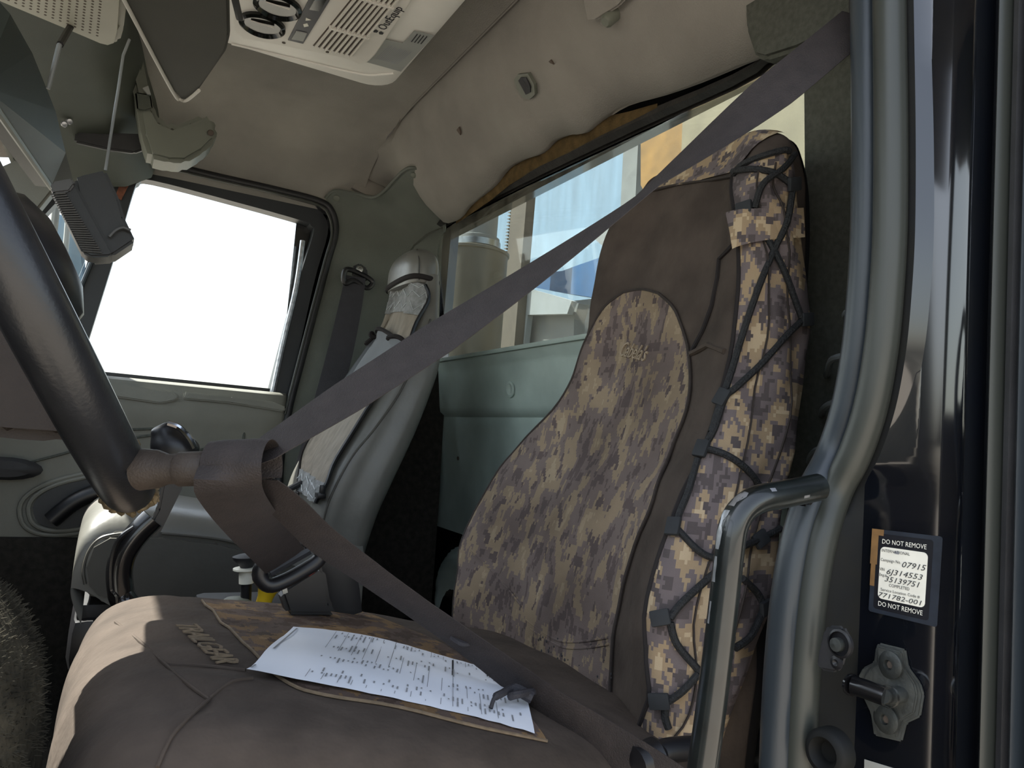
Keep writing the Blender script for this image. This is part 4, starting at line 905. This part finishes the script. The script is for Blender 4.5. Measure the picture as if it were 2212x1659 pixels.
# ================================================================== fleece cover and bag at the lower left
fc = Vector((-.137, .72, -.77)); rows = []
for z, r in ((-.77, .112), (-.6, .114), (-.45, .115), (-.33, .116), (-.26, .115), (-.205, .108), (-.165, .092), (-.140, .066), (-.128, .035), (-.126, .01)):
    rows.append([(fc.x+r*math.cos(a)*1.05, fc.y+r*1.0*math.sin(a), z+.004*math.sin(3*a)) for a in [2*PI*i/28 for i in range(28)]])
cols = [crom([Vector(r[j]) for r in rows], 3) for j in range(28)]
FS = [[c[i] for c in cols] for i in range(len(cols[0]))]
fl = obj('fleece_cover', loft(FS), 'wool_dark', None, label='shaggy dark fleece covered hump at the lower left', cat='cover')
tf = []
for k in range(15000):
    i = rg.randrange(12, len(FS)-2); j = rg.randrange(28); f_ = rg.random(); g_ = rg.random(); p = FS[i][j].lerp(FS[i][(j+1) % 28], f_).lerp(FS[i+1][j].lerp(FS[i+1][(j+1) % 28], f_), g_)
    n = (p-Vector((fc.x, fc.y, -.28))).normalized(); e = p+n*rg.uniform(.001, .0045)+Vector((rg.uniform(-.004, .004), rg.uniform(-.004, .004), rg.uniform(-.005, .002)))
    tf.append(tube([p-n*.002, e], [.0006, .0002], 3, caps=False))
obj('fleece_pile', join(*tf), 'wool_dark', fl, kind='stuff', smooth=False)
rows = []
for i, z in enumerate(np.linspace(-.77, -.235, 16)):
    r = .045*(1 if i < 12 else (1-(i-11)/5.5)); rows.append([(-.075+r*math.cos(a)*(1+.16*math.sin(5*a+i)), 1.0+r*math.sin(a)*(1+.16*math.cos(4*a+i*1.7)), z) for a in [2*PI*j/16 for j in range(16)]])
obj('plastic_bag', loft(rows), 'bag', None, label='crumpled white plastic bag in front of the driver cushion', cat='bag', sharp=20)
# ================================================================== roof air conditioner
ac = thing('air_conditioner', 'white roof air conditioner panel with slatted grille and round vents', 'air conditioner', (.26, 1.4, .845))
def rrect(x0, x1, y0, y1, r, z, n=6):
    out = []
    for cx, cy, a0 in ((x1-r, y1-r, 0), (x0+r, y1-r, PI/2), (x0+r, y0+r, PI), (x1-r, y0+r, 1.5*PI)):
        out += [Vector((cx+r*math.cos(a0+PI/2*i/n), cy+r*math.sin(a0+PI/2*i/n), z)) for i in range(n+1)]
    return out
obj('shell', loft([rrect(-.06, .535, .96, 1.79, .07, .905), rrect(-.062, .537, .958, 1.792, .07, .872), rrect(-.05, .525, .97, 1.78, .065, .853), rrect(-.035, .51, .985, 1.765, .06, .846)]), 'white_plastic', ac, sharp=30)
ZA = .845
def AQ(pts, h, bev=0., z=ZA): return prism([U(*p, Z=z) for p in pts], (0, 0, -h), bev)
obj('inner_panel', AQ([(506, 30), (509, 62), (525, 76), (600, 90), (740, 118), (775, 132), (796, 128), (812, 112), (900, -20), (960, -110), (520, -110)], .008, .003), 'white_plastic2', ac)
ZB = ZA-.0082
for q in ((567, 52), (600, 12)):
    v = obj('round_vent', lathe([(.047, -.002), (.047, .006), (.041, .010), (.036, .004), (0, .003)], U(*q, Z=ZB), (0, 0, -1), 28), 'lens_dark', ac)
    c = U(*q, Z=ZB-.006)
    obj('vane', box(c, (.046, .008, .002), .0008, Matrix.Rotation(.5, 3, 'X') @ Matrix.Rotation(-.15, 3, 'Z')), 'white_plastic2', v)
dp = obj('control_display', AQ([(622, 85), (655, 93), (712, 0), (740, -60), (700, -60), (666, 0)], .002, 0, ZB), 'display', ac, smooth=False)
obj('button', AQ([(640, 66), (663, 71), (655, 88), (630, 83)], .002, 0, ZB-.002), 'grey_label', dp, smooth=False)
obj('screen', AQ([(668, 20), (690, 24), (705, 0), (682, -6)], .001, 0, ZB-.002), 'lens_dark', dp, smooth=False)
obj('symbol', join(AQ([(661, 38), (672, 43), (660, 44)], .0008, 0, ZB-.002), AQ([(655, 52), (664, 50), (667, 56), (657, 58)], .0008, 0, ZB-.002)), 'sticker_white', dp, smooth=False)
gq = [(676, 98), (762, 121), (866, -6), (782, -32)]
G4 = [U(*p, Z=ZB) for p in gq]
gb = obj('grille', AQ(gq, .0008, 0, ZB), 'slot', ac, smooth=False)
for i in range(8):
    s = (i+.25)/8; e = .058
    a, b = G4[0].lerp(G4[1], s), G4[3].lerp(G4[2], s); w = (G4[1]-G4[0])*e
    obj('slat', prism([a, a+w, b+w, b], (0, 0, -.007), .0015), 'white_plastic2', gb)
for t in (.36, .86):
    a, b = G4[0].lerp(G4[3], t), G4[1].lerp(G4[2], t); w = (G4[3]-G4[0])*.02
    obj('crossbar', prism([a, b, b+w, a+w], (0, 0, -.0075)), 'white_plastic2', gb, smooth=False)
for q in ((613, 92), (707, 112), (690, 98)):
    obj('screw', lathe([(.004, 0), (.004, .001), (0, .0012)], U(*q, Z=ZB), (0, 0, -1), 10), 'slot', ac)
vf = text_vf('OutEquip', .026, .0003, spacing=1.0)
tx = (U(850, 34, Z=ZB)-U(827, 62, Z=ZB)).normalized(); ty = Vector((tx.y, -tx.x, 0))
ty = -ty if ty.dot(U(825, 40, Z=ZB)-U(835, 50, Z=ZB)) < 0 else ty
obj('brand_lettering', place(vf, U(843, 40, Z=ZB-.0006), tx, ty, (0, 0, -1)), 'print_dark', ac, smooth=False, label='small dark lettering along the panel edge')
obj('brand_mark', join(*[place(([Vector((a, b, 0)) for a, b in ((-.004, -.006), (.004, -.006), (.007, 0), (.0, .004), (-.007, .001))], [[0, 1, 2, 3, 4]]), U(816, 69, Z=ZB-.0006)+ty*dy, tx*sg, ty, (0, 0, -1)) for dy, sg in ((.006, 1), (-.006, -1))]), 'print_dark', ac, smooth=False)
lb = obj('warning_label', AQ([(790, 133), (832, 84), (870, 93), (895, 66), (938, 76), (866, 154)], .0008, 0, ZA-.001), 'grey_label', ac, smooth=False)
bars = []
la, lbq, lc = U(800, 128, Z=ZA-.0024), U(862, 145, Z=ZA-.0024), U(838, 92, Z=ZA-.0024)
ex, ey = lbq-la, lc-la
for i in range(13):
    s = .12+.06*i
    bars.append(([la+ex*s+ey*.1, la+ex*(s+.022)+ey*.1, la+ex*(s+.022)+ey*rg.uniform(.7, .95), la+ex*s+ey*.9], [[0, 1, 2, 3]]))
obj('label_print', join(*bars), 'print_grey', lb, smooth=False)
bars = []
la, lbq, lc = U(886, 90, Z=ZA-.0024), U(912, 96, Z=ZA-.0024), U(900, 72, Z=ZA-.0024); ex, ey = lbq-la, lc-la
for i in range(4):
    s = .05+.26*i; bars.append(([la+ex*s, la+ex*(s+.1), la+ex*(s+.1)+ey*.9, la+ex*s+ey*1.0], [[0, 1, 2, 3]]))
obj('label_print', join(*bars), 'print_dark', lb, smooth=False)
obj('moulded_line', tube(crom([U(*p, Z=ZA-.0005) for p in ((500, 95), (640, 128), (780, 160), (830, 160), (850, 158))], 5), .0025, 6), 'white_plastic', ac)
# ================================================================== overhead console, speaker box, visors
oc = thing('overhead_console', 'dark grey-green overhead shelf above the windshield', 'console', (-.2, 1.5, .68))
sec = [(-.39, .735), (-.34, .715), (-.25, .72), (-.13, .75), (-.07, .79), (-.055, .86), (-.05, .905)]
rows = []
for y, dx, dz in ((.5, -.02, -.02), (1.0, 0, 0), (1.5, 0, 0), (1.9, .015, -.005), (2.1, .05, -.04), (2.22, .085, -.075), (2.33, .11, -.12)):
    rows.append([(x+dx, y, z+dz) for x, z in sec])
obj('shelf', grid(rows), 'overhead', oc, sharp=60)
obj('pocket', prism([U(*p, Y=2.13) for p in ((163, 282), (160, 306), (230, 322), (290, 330), (312, 322), (306, 288), (240, 286))], (0, .02, 0), .005), 'plastic_matte', oc)
for q in ((150, 262), (139, 268)):
    obj('screw', lathe([(.008, 0), (.006, .006), (0, .007)], U(*q, Y=2.08), (.2, -1, -.4), 10), 'bare_metal', oc)
obj('side_arm', prism([U(*p, Y=2.02) for p in ((268, 112), (286, 100), (306, 112), (322, 190), (334, 236), (348, 260), (372, 271), (408, 258), (438, 244), (458, 252), (472, 276), (467, 302), (440, 328), (402, 350), (366, 349), (322, 338), (306, 290), (296, 230))], (0, .10, 0), .016), 'bracket', oc)
obj('arm_pad', prism([U(*p, Y=2.016) for p in ((292, 200), (325, 206), (330, 236), (312, 242), (296, 238))], (0, -.006, 0), .003), 'overhead', oc)
obj('arm_clip', prism([U(*p, Y=2.012) for p in ((308, 192), (320, 187), (326, 206), (318, 205))], (0, -.006, 0)), 'grey_label', oc, smooth=False)
obj('arm_screw', lathe([(.008, 0), (.006, .004), (0, .004)], U(455, 287, Y=2.01), (0, -1, -.2), 10), 'slot', oc)
ZS = .64
sp_ = thing('speaker_box', 'pale grey perforated speaker box at the top left', 'speaker', U(130, 20, Z=ZS))
obj('case', prism([U(*p, Z=ZS) for p in ((-120, -120), (-110, -42), (0, 8), (130, 62), (215, 98), (240, 104), (258, 98), (266, 70), (282, -120))], (0, 0, .10), .010), 'console_grey', sp_)
dots = []
for i in range(14):
    for j in range(13):
        px = 212-16*i+j*.6-2; py = 76-6.2*j-i*6.4
        if py > -60 and px > -30: dots.append(lathe([(.0021, 0), (.0021, .0012), (0, .0013)], U(px, py, Z=ZS+.0008), (0, 0, -1), 6))
obj('perforations', join(*dots), 'slot', sp_, smooth=False, kind='stuff')
obj('aerial', tube([U(152, 58, Z=ZS), U(128, 98, Y=1.38), U(104, 192, Y=1.38)], [.004, .004, .003], 8), 'wire', sp_)
obj('aerial_sleeve', tube([U(152, 58, Z=ZS), U(130, 96, Y=1.38)], .0055, 8), 'plastic_black', sp_)
def slab(name, pts, vec, m, par, bev=.006): return obj(name, prism(pts, vec, bev), m, par)
v1 = thing('sun_visor', 'dark grey flat sun visor with pale edge in front of the air conditioner', 'sun visor', U(390, 90, Z=.62))
vp = [(225, -90), (268, 0), (372, 196), (390, 215), (404, 216), (430, 195), (488, 112), (496, 80), (494, -20), (490, -90)]
slab('panel', [U(*p, Z=.62+.0004*(0)) for p in vp], (0, 0, .012), 'visor', v1, .004)
obj('edge_trim', tube(crom([U(*p, Z=.619) for p in vp[:6]], 4), .0032, 8), 'visor_edge', v1)
obj('hinge', tube([U(228, -88, Z=.624), Vector((-.10, 1.06, .66)), Vector((-.14, 1.06, .745))], .007, 8), 'plastic_matte', v1)
obj('mount_rod', tube([U(505, -30, Z=.66), U(508, 0, Z=.66), U(517, 38, Z=.67)], .006, 8), 'plastic_matte', v1)
v2 = thing('folded_sun_visor', 'dark green folded sun visor slanting above the steering wheel', 'sun visor', U(60, 220, Y=1.5))
obj('panel', prism([U(-40, -40, Y=1.25), U(22, 30, Y=1.27), U(70, 115, Y=1.38), U(120, 240, Y=1.58), U(142, 330, Y=1.75), U(162, 405, Y=1.9), U(110, 405, Y=1.9), U(-40, 185, Y=1.25)], (-.03, .012, .0)), 'visor_green', v2, smooth=False)
obj('edge_trim', tube([U(112, 407, Y=1.88), U(0, 246, Y=1.35), U(-40, 190, Y=1.24)], .006, 8), 'bracket', v2)
# ================================================================== hanging speaker
YM = 1.42
hs = thing('hanging_speaker', 'black wedge shaped speaker with ridged grille hanging from a thin wire', 'speaker', U(200, 555, Y=YM))
fr = [(108, 405), (113, 392), (158, 384), (172, 400), (254, 545), (245, 553), (198, 556), (178, 546)]
obj('side_face', prism([U(*p, Y=YM) for p in ((160, 384), (172, 379), (228, 366), (258, 430), (268, 468), (293, 520), (244, 553), (198, 556), (190, 540))], (0, .075, .0), .006), 'mic_black', hs)
obj('grille_face', prism([U(*p, Y=YM-.006) for p in ((108, 405), (112, 392), (156, 385), (164, 398), (246, 548), (238, 554), (196, 556), (177, 546))], (0, .06, 0), .005), 'mic_black', hs)
obj('top_cap', prism([U(*p, Y=YM-.012) for p in ((112, 392), (156, 384), (162, 398), (150, 414), (116, 418), (108, 406))], (0, .05, 0), .003), 'mic_grey', hs)
rb = []
for i in range(26):
    t = i/25; a = (109+70*t, 420+122*t); b = (150+78*t, 417+128*t)
    rb.append(tube([U(*a, Y=YM-.007), U(b[0]-8, b[1], Y=YM-.010)], .0014, 5))
obj('grille_ridges', join(*rb), 'mic_grey', hs, kind='stuff')
obj('chip_mark', tube(crom([U(*p, Y=YM-.008) for p in ((236, 512), (250, 498), (266, 492), (282, 498))], 4), .003, 6), 'mic_grey', hs)
obj('wire', tube([U(228, 368, Y=YM), U(238, 300, Y=YM), U(256, 190, Y=YM), U(266, 120, Y=YM), U(280, 85, Y=YM)], .0024, 8), 'wire', hs)
# ================================================================== grab handle, striker and marks on the jamb
gh = thing('grab_handle', 'black bent tube grab handle with chipped paint beside the driver seat', 'handle', U(1515, 1659, Y=.5))
gp = crom([U(*p, Y=.5) for p in ((1768, 1052), (1745, 1057), (1690, 1068), (1640, 1078), (1605, 1100), (1585, 1135), (1576, 1190), (1566, 1280), (1552, 1400), (1536, 1530), (1515, 1680), (1505, 1760))], 5)
ght = obj('tube', tube(gp, .0128, 18), 'chipped', gh)
def chip(i0, i1, a0, wid, seed):
    r_ = random.Random(seed); rows = []
    for i in range(i0, i1+1):
        t = (gp[i+1]-gp[i-1]).normalized(); v = view(gp[i]); s = t.cross(v).normalized(); v2_ = s.cross(t).normalized()
        w = wid*r_.uniform(.35, 1.0)
        rows.append([gp[i]+(s*math.sin(a)+v2_*math.cos(a)*1)*.01292 for a in (a0-w, a0-w*.3, a0+w*.3, a0+w)])
    return grid(rows)
sgn = -1 if (gp[30]-gp[28]).normalized().cross(view(gp[29])).x > 0 else 1
for i0, i1, a0, w, sd in ((18, 22, .85, .42, 1), (23, 30, 1.0, .36, 2), (31, 34, .98, .26, 3), (36, 38, 1.0, .2, 4), (7, 8, -.5, .12, 5), (13, 14, .4, .16, 6)):
    obj('paint_chip', chip(i0, i1, a0*sgn if False else a0, w, sd), 'bare_metal', ght)
obj('foot', prism([U(*p, Y=.50) for p in ((1740, 1035), (1762, 1040), (1790, 1052), (1755, 1100), (1742, 1090))], (0, .02, 0), .005), 'black_metal', gh)
def J(px, py, off=0.): return UP(px, py, Vector((XJ-off*1.04, .475, 0)), Vector((1, .3, 0)))
ls = thing('door_striker', 'worn zinc door striker plate with two large screws on the jamb', 'door striker', J(1910, 1600))
obj('plate', prism([J(*p) for p in ((1896, 1398), (1902, 1388), (1960, 1402), (1966, 1440), (1992, 1475), (2000, 1500), (1992, 1548), (1962, 1562), (1952, 1602), (1892, 1588), (1885, 1540), (1866, 1500), (1858, 1462), (1868, 1442), (1892, 1430))], (-.004, 0, 0), .0015), 'zinc', ls)
obj('cover_plate', prism([J(*p, .004) for p in ((1900, 1395), (1950, 1408), (1955, 1440), (1980, 1478), (1985, 1500), (1978, 1540), (1950, 1556), (1940, 1594), (1896, 1582), (1892, 1535), (1875, 1500), (1868, 1465), (1880, 1446), (1898, 1434))], (-.003, 0, 0), .0012), 'zinc', ls)
for q in ((1923, 1436), (1915, 1554)):
    s_ = obj('screw', lathe([(.0125, 0), (.0125, .0015), (.009, .0035), (.0045, .0035), (.004, .001), (0, .001)], J(*q, .007), (-1, 0, 0), 22), 'zinc', ls)
    obj('socket', lathe([(.0038, 0), (.0034, .0004), (0, .0004)], J(*q, .0095), (-1, 0, 0), 6), 'slot', s_)
obj('pin', join(tube([J(1842, 1480, .045), J(1868, 1488, .045), J(1912, 1504, .045)], .0085, 14), tube([J(1842, 1480, .045), J(1838, 1478, .044)], .010, 14)), 'black_metal', ls)
obj('pin_post', tube([J(1905, 1503, .045), J(1925, 1506, .03), J(1945, 1500, .006)], [.007, .006, .0075], 12), 'zinc', ls)
for t_ in (.2, .32): obj('wear_ring', lathe([(.0095, 0), (.0095, .002)], J(1912, 1504, .045).lerp(J(1930, 1506, .03), t_), (J(1930, 1506, .03)-J(1912, 1504, .045)).normalized(), 14, False), 'steel', ls)
dsw = thing('door_switch', 'dark rubber door lamp switch in the jamb above the striker', 'switch', J(1800, 1450))
XK = .60
def K(px, py, o=0.): return U(px, py, X=XK-o)
obj('body', prism([K(*p) for p in ((1790, 1360), (1800, 1350), (1828, 1352), (1838, 1364), (1842, 1385), (1826, 1440), (1815, 1452), (1782, 1446), (1774, 1436), (1780, 1400))], (-.008, 0, 0), .003), 'plastic_matte', dsw)
obj('bore', lathe([(.0125, 0), (.0125, .003), (.0105, .004), (.0105, .0005), (0, .0005)], K(1818, 1390, .008), (-1, 0, 0), 20), 'plastic_black', dsw)
obj('plunger', lathe([(.006, 0), (.006, .006), (0, .007)], K(1814, 1392, .008), (-1, 0, 0), 14), 'zinc', dsw)
obj('screw', lathe([(.006, 0), (.006, .002), (.003, .003), (0, .001)], K(1809, 1431, .008), (-1, 0, 0), 14), 'plastic_black', dsw)
obj('grommet', lathe([(.021, -.01), (.021, .003), (.018, .007), (.014, .008), (.010, .003), (.009, -.004), (0, -.004)], K(1788, 1625), (-1, -.1, 0), 28), 'paint_worn', None, label='round rubber grommet low on the driver door jamb', cat='grommet')
# sticker
st_ = thing('service_sticker', 'black and white DO NOT REMOVE sticker on the door jamb', 'sticker', J(1950, 1345))
tl, tr, br, bl = J(1899, 1158, .0006), J(2010, 1172, .0006), J(2000, 1330, .0006), J(1890, 1305, .0006)
fqs, _n2 = frame_q((tl, tr, br, bl))
def sq(s0, t0, s1, t1, o=0., rad=0.):
    if not rad: p = [fqs(s0, t0), fqs(s1, t0), fqs(s1, t1), fqs(s0, t1)]
    else:
        p = []
        for cx, cy, a0 in ((s1-rad, t0+rad*.72, -PI/2), (s1-rad, t1-rad*.72, 0), (s0+rad, t1-rad*.72, PI/2), (s0+rad, t0+rad*.72, PI)):
            p += [fqs(cx+rad*math.cos(a0+PI/2*i/5), cy+rad*.72*math.sin(a0+PI/2*i/5)) for i in range(6)]
    return prism([v+Vector((-o, 0, 0)) for v in p], (-.0003, 0, 0))
obj('clear_film', sq(-.12, -.10, 1.22, 1.12, 0, .05), 'film', st_, smooth=False)
obj('black_field', sq(-.02, -.04, 1.06, 1.06, .0004, .06), 'sticker_black', st_, smooth=False)
wp_ = obj('white_field', sq(.06, .145, .98, .90, .0008, .09), 'sticker_white', st_, smooth=False)
obj('tape', join(sq(-.14, -.10, .1, -.01, .0005), sq(-.14, -.02, .0, .42, .0005), sq(-.12, .42, -.03, .74, .0005)), 'tape', st_, smooth=False)
obj('stain', sq(.34, .185, .44, .225, .0011, .02), 'print_grey', wp_, smooth=False)
def stext(s, cs_, ct_, hgt, m, wmax=None, shear=0., par=st_, al='CENTER', name='lettering'):
    vf = text_vf(s, 1.0, 0, al, shear); h = (bl-tl).length
    ex = (fqs(.9, ct_)-fqs(.1, ct_)).normalized(); ey = (tl-bl).normalized()
    xs = [v.x for v in vf[0]]; w = max(xs)-min(xs); k = hgt*h/.72; kx = k
    if wmax: kx = wmax*(tr-tl).length/w
    o = fqs(cs_, ct_)+Vector((-.0016, 0, 0))
    obj(name, ([o+ex*(v.x*kx)+ey*(v.y*k) for v in vf[0]], vf[1]), m, par, smooth=False)
stext('DO NOT REMOVE', .52, .07, .070, 'sticker_white', .86)
stext('DO NOT REMOVE', .52, .975, .070, 'sticker_white', .86)
stext('INTERNATIONAL', .09, .20, .042, 'print_dark', .55, 0, wp_, 'LEFT')
stext('Campaign No.', .08, .335, .045, 'print_dark', .40, 0, wp_, 'LEFT')
stext('07915', .72, .36, .085, 'print_dark', .46, .3, wp_, name='handwriting')
stext('VIN', .07, .475, .045, 'print_dark', .10, 0, wp_, 'LEFT')
stext('6J314553', .55, .495, .080, 'print_dark', .70, .3, wp_, name='handwriting')
stext('Eng.#', .07, .555, .042, 'print_dark', .15, 0, wp_, 'LEFT')
stext('35139751', .52, .605, .080, 'print_dark', .68, .3, wp_, name='handwriting')
stext('COMPLETED', .48, .685, .045, 'print_dark', .40, 0, wp_)
stext('Service Location Code #', .50, .765, .042, 'print_dark', .76, 0, wp_)
stext('771782-001', .50, .845, .070, 'print_dark', .84, .2, wp_, name='handwriting')
obj('data_label', prism([J(*p) for p in ((1868, 1640), (1960, 1668), (1960, 1760), (1866, 1760))], (-.0006, 0, 0)), 'grey_label', None, smooth=False, label='grey bordered label at the bottom of the jamb', cat='label')
# ================================================================== wire loops behind the driver seat
for k, (q0, q1, q2, lab) in enumerate((((1850, 665), (1826, 680), (1838, 702), 'topmost steel wire loop behind the driver seat'), ((1850, 766), (1800, 775), (1788, 802), 'second steel wire loop from the top behind the driver seat'), ((1845, 868), (1800, 870), (1778, 884), 'third steel wire loop from the top behind the driver seat'), ((1815, 968), (1770, 970), (1752, 985), 'lowest steel wire loop behind the driver seat'))):
    obj('wire_loop', tube(crom([U(q0[0]+40, q0[1]-6, X=.80), U(*q0, X=.80), U(*q1, X=.82), U(*q2, X=.86), U(q2[0]-4, q2[1]+14, X=.90)], 5), .0045, 8), 'wire', None, label=lab, cat='wire', group='wire loops behind the driver seat')
# ================================================================== outside
def ext(name, pts, X, th, m, label, cat, bev=.0, drop=True):
    P_ = [U(*p, X=X) for p in pts]
    if drop:
        for q in sorted(P_, key=lambda v: v.z)[:2]: q.z = -1.95
    return obj(name, prism(P_, (th, 0, 0), bev), m, None, smooth=False, label=label, cat=cat)
ext('blue_body_panel', [(880, 300), (1420, 120), (1420, 900), (880, 900)], 2.6, .05, 'ext_blue', 'large pale blue metal truck body panel behind the back window', 'panel')
ext('cream_body_panel', [(1480, 100), (1900, -60), (1900, 900), (1480, 900)], 2.0, .05, 'ext_cream', 'cream painted sunlit panel behind the driver headrest', 'panel')
ext('yellow_body_panel', [(1384, 240), (1500, 170), (1500, 640), (1400, 660), (1400, 430), (1384, 400)], 2.2, .04, 'ext_yellow', 'orange yellow sunlit panel seen through the back window', 'panel')
ext('steel_post', [(1350, 250), (1382, 236), (1382, 640), (1350, 660)], 2.3, .08, 'ext_grey', 'grey steel post beside the orange yellow panel', 'post')
po = ext('rack_post', [(1110, 380), (1142, 380), (1112, 640), (1083, 640)], 1.75, .05, 'ext_post', 'bronze coloured leaning post with notched edge behind the drum', 'post')
nt_ = [prism([U(1110-27*t, 380+260*t, X=1.748), U(1110-27*t-6, 382+260*t, X=1.748), U(1110-27*t, 385+260*t, X=1.748)], (.01, 0, 0)) for t in np.linspace(.05, .95, 34)]
obj('notches', join(*nt_), 'ext_post', po, smooth=False, kind='stuff')
XD = 1.25; dc = U(1012, 660, X=XD)
def RD(px): return (U(px, 660, X=XD)-dc).length*.92
tz, bz = U(1012, 552, X=XD).z, U(1012, 900, X=XD).z
rr = .145
dr = thing('exhaust_drum', 'large tan metal canister with narrow neck outside the back window', 'drum', (dc.x, dc.y, bz))
obj('shell', lathe([(rr, bz), (rr, tz-.01), (rr*1.04, tz-.006), (rr*1.04, tz+.004), (rr*.96, tz+.008), (rr*.6, tz+.012)], (dc.x, dc.y, 0), (0, 0, 1), 36), 'ext_drum', dr)
obj('stand', tube([(dc.x, dc.y, -1.95), (dc.x, dc.y, bz+.02)], .05, 12), 'ext_grey', dr)
obj('neck', lathe([(.085, tz), (.088, tz+.05), (.088, tz+.06), (.075, tz+.065), (.075, tz+.45)], (dc.x+.01, dc.y-.02, 0), (0, 0, 1), 28), 'ext_grey', dr)
obj('clamp', lathe([(.09, tz+.018), (.093, tz+.02), (.093, tz+.045), (.09, tz+.047)], (dc.x+.01, dc.y-.02, 0), (0, 0, 1), 28, False), 'steel', dr)
ext('blue_fender', [(1090, 580), (1130, 582), (1170, 590), (1215, 585), (1250, 572), (1300, 555), (1330, 560), (1330, 650), (1290, 644), (1200, 630), (1130, 616), (1085, 608)], 1.95, .10, 'ext_deepblue', 'deep blue curved fender seen below the pale blue panel', 'fender', drop=False)
wb = ext('white_bracket', [(1076, 604), (1130, 620), (1210, 642), (1235, 650), (1225, 678), (1140, 680), (1132, 745), (1112, 748), (1105, 740), (1096, 700), (1078, 662)], 1.80, .03, 'ext_white', 'white angular steel bracket at the bottom of the back window', 'bracket', drop=False)
ext('grey_crossmember', [(1128, 676), (1225, 676), (1232, 655), (1250, 655), (1240, 690), (1238, 780), (1125, 780)], 1.86, .06, 'ext_grey', 'grey steel cross member behind the white bracket', 'beam', drop=False)
ext('white_tank_side', [(1236, 650), (1420, 630), (1420, 820), (1232, 820)], 2.08, .10, 'ext_white', 'white painted steel side next to the driver headrest seen low', 'panel')
ext('lamp_hood', [(1280, 512), (1312, 490), (1345, 486), (1345, 540), (1300, 530)], 1.9, .12, 'ext_grey', 'grey pointed lamp hood against the pale blue panel', 'lamp', drop=False)
sm = thing('side_mirror', 'tall outside mirror seen through the passenger vent window', 'mirror', U(150, 640, Y=2.9))
obj('housing', prism([U(*p, Y=2.9) for p in ((128, 455), (175, 470), (190, 640), (130, 640), (112, 560))], (.0, .06, 0), .01), 'ext_blue', sm)
obj('mirror_arm', tube([U(122, 440, Y=2.85), U(108, 560, Y=2.85), U(100, 660, Y=2.85)], .012, 8), 'ext_grey', sm)
obj('mirror_arm', tube([U(150, 440, Y=2.86), U(140, 560, Y=2.86), U(130, 660, Y=2.86)], .009, 8), 'ext_white', sm)
obj('mirror_bracket', tube([U(100, 655, Y=2.85), U(160, 660, Y=2.6), U(175, 690, Y=2.47)], .012, 8), 'ext_grey', sm)
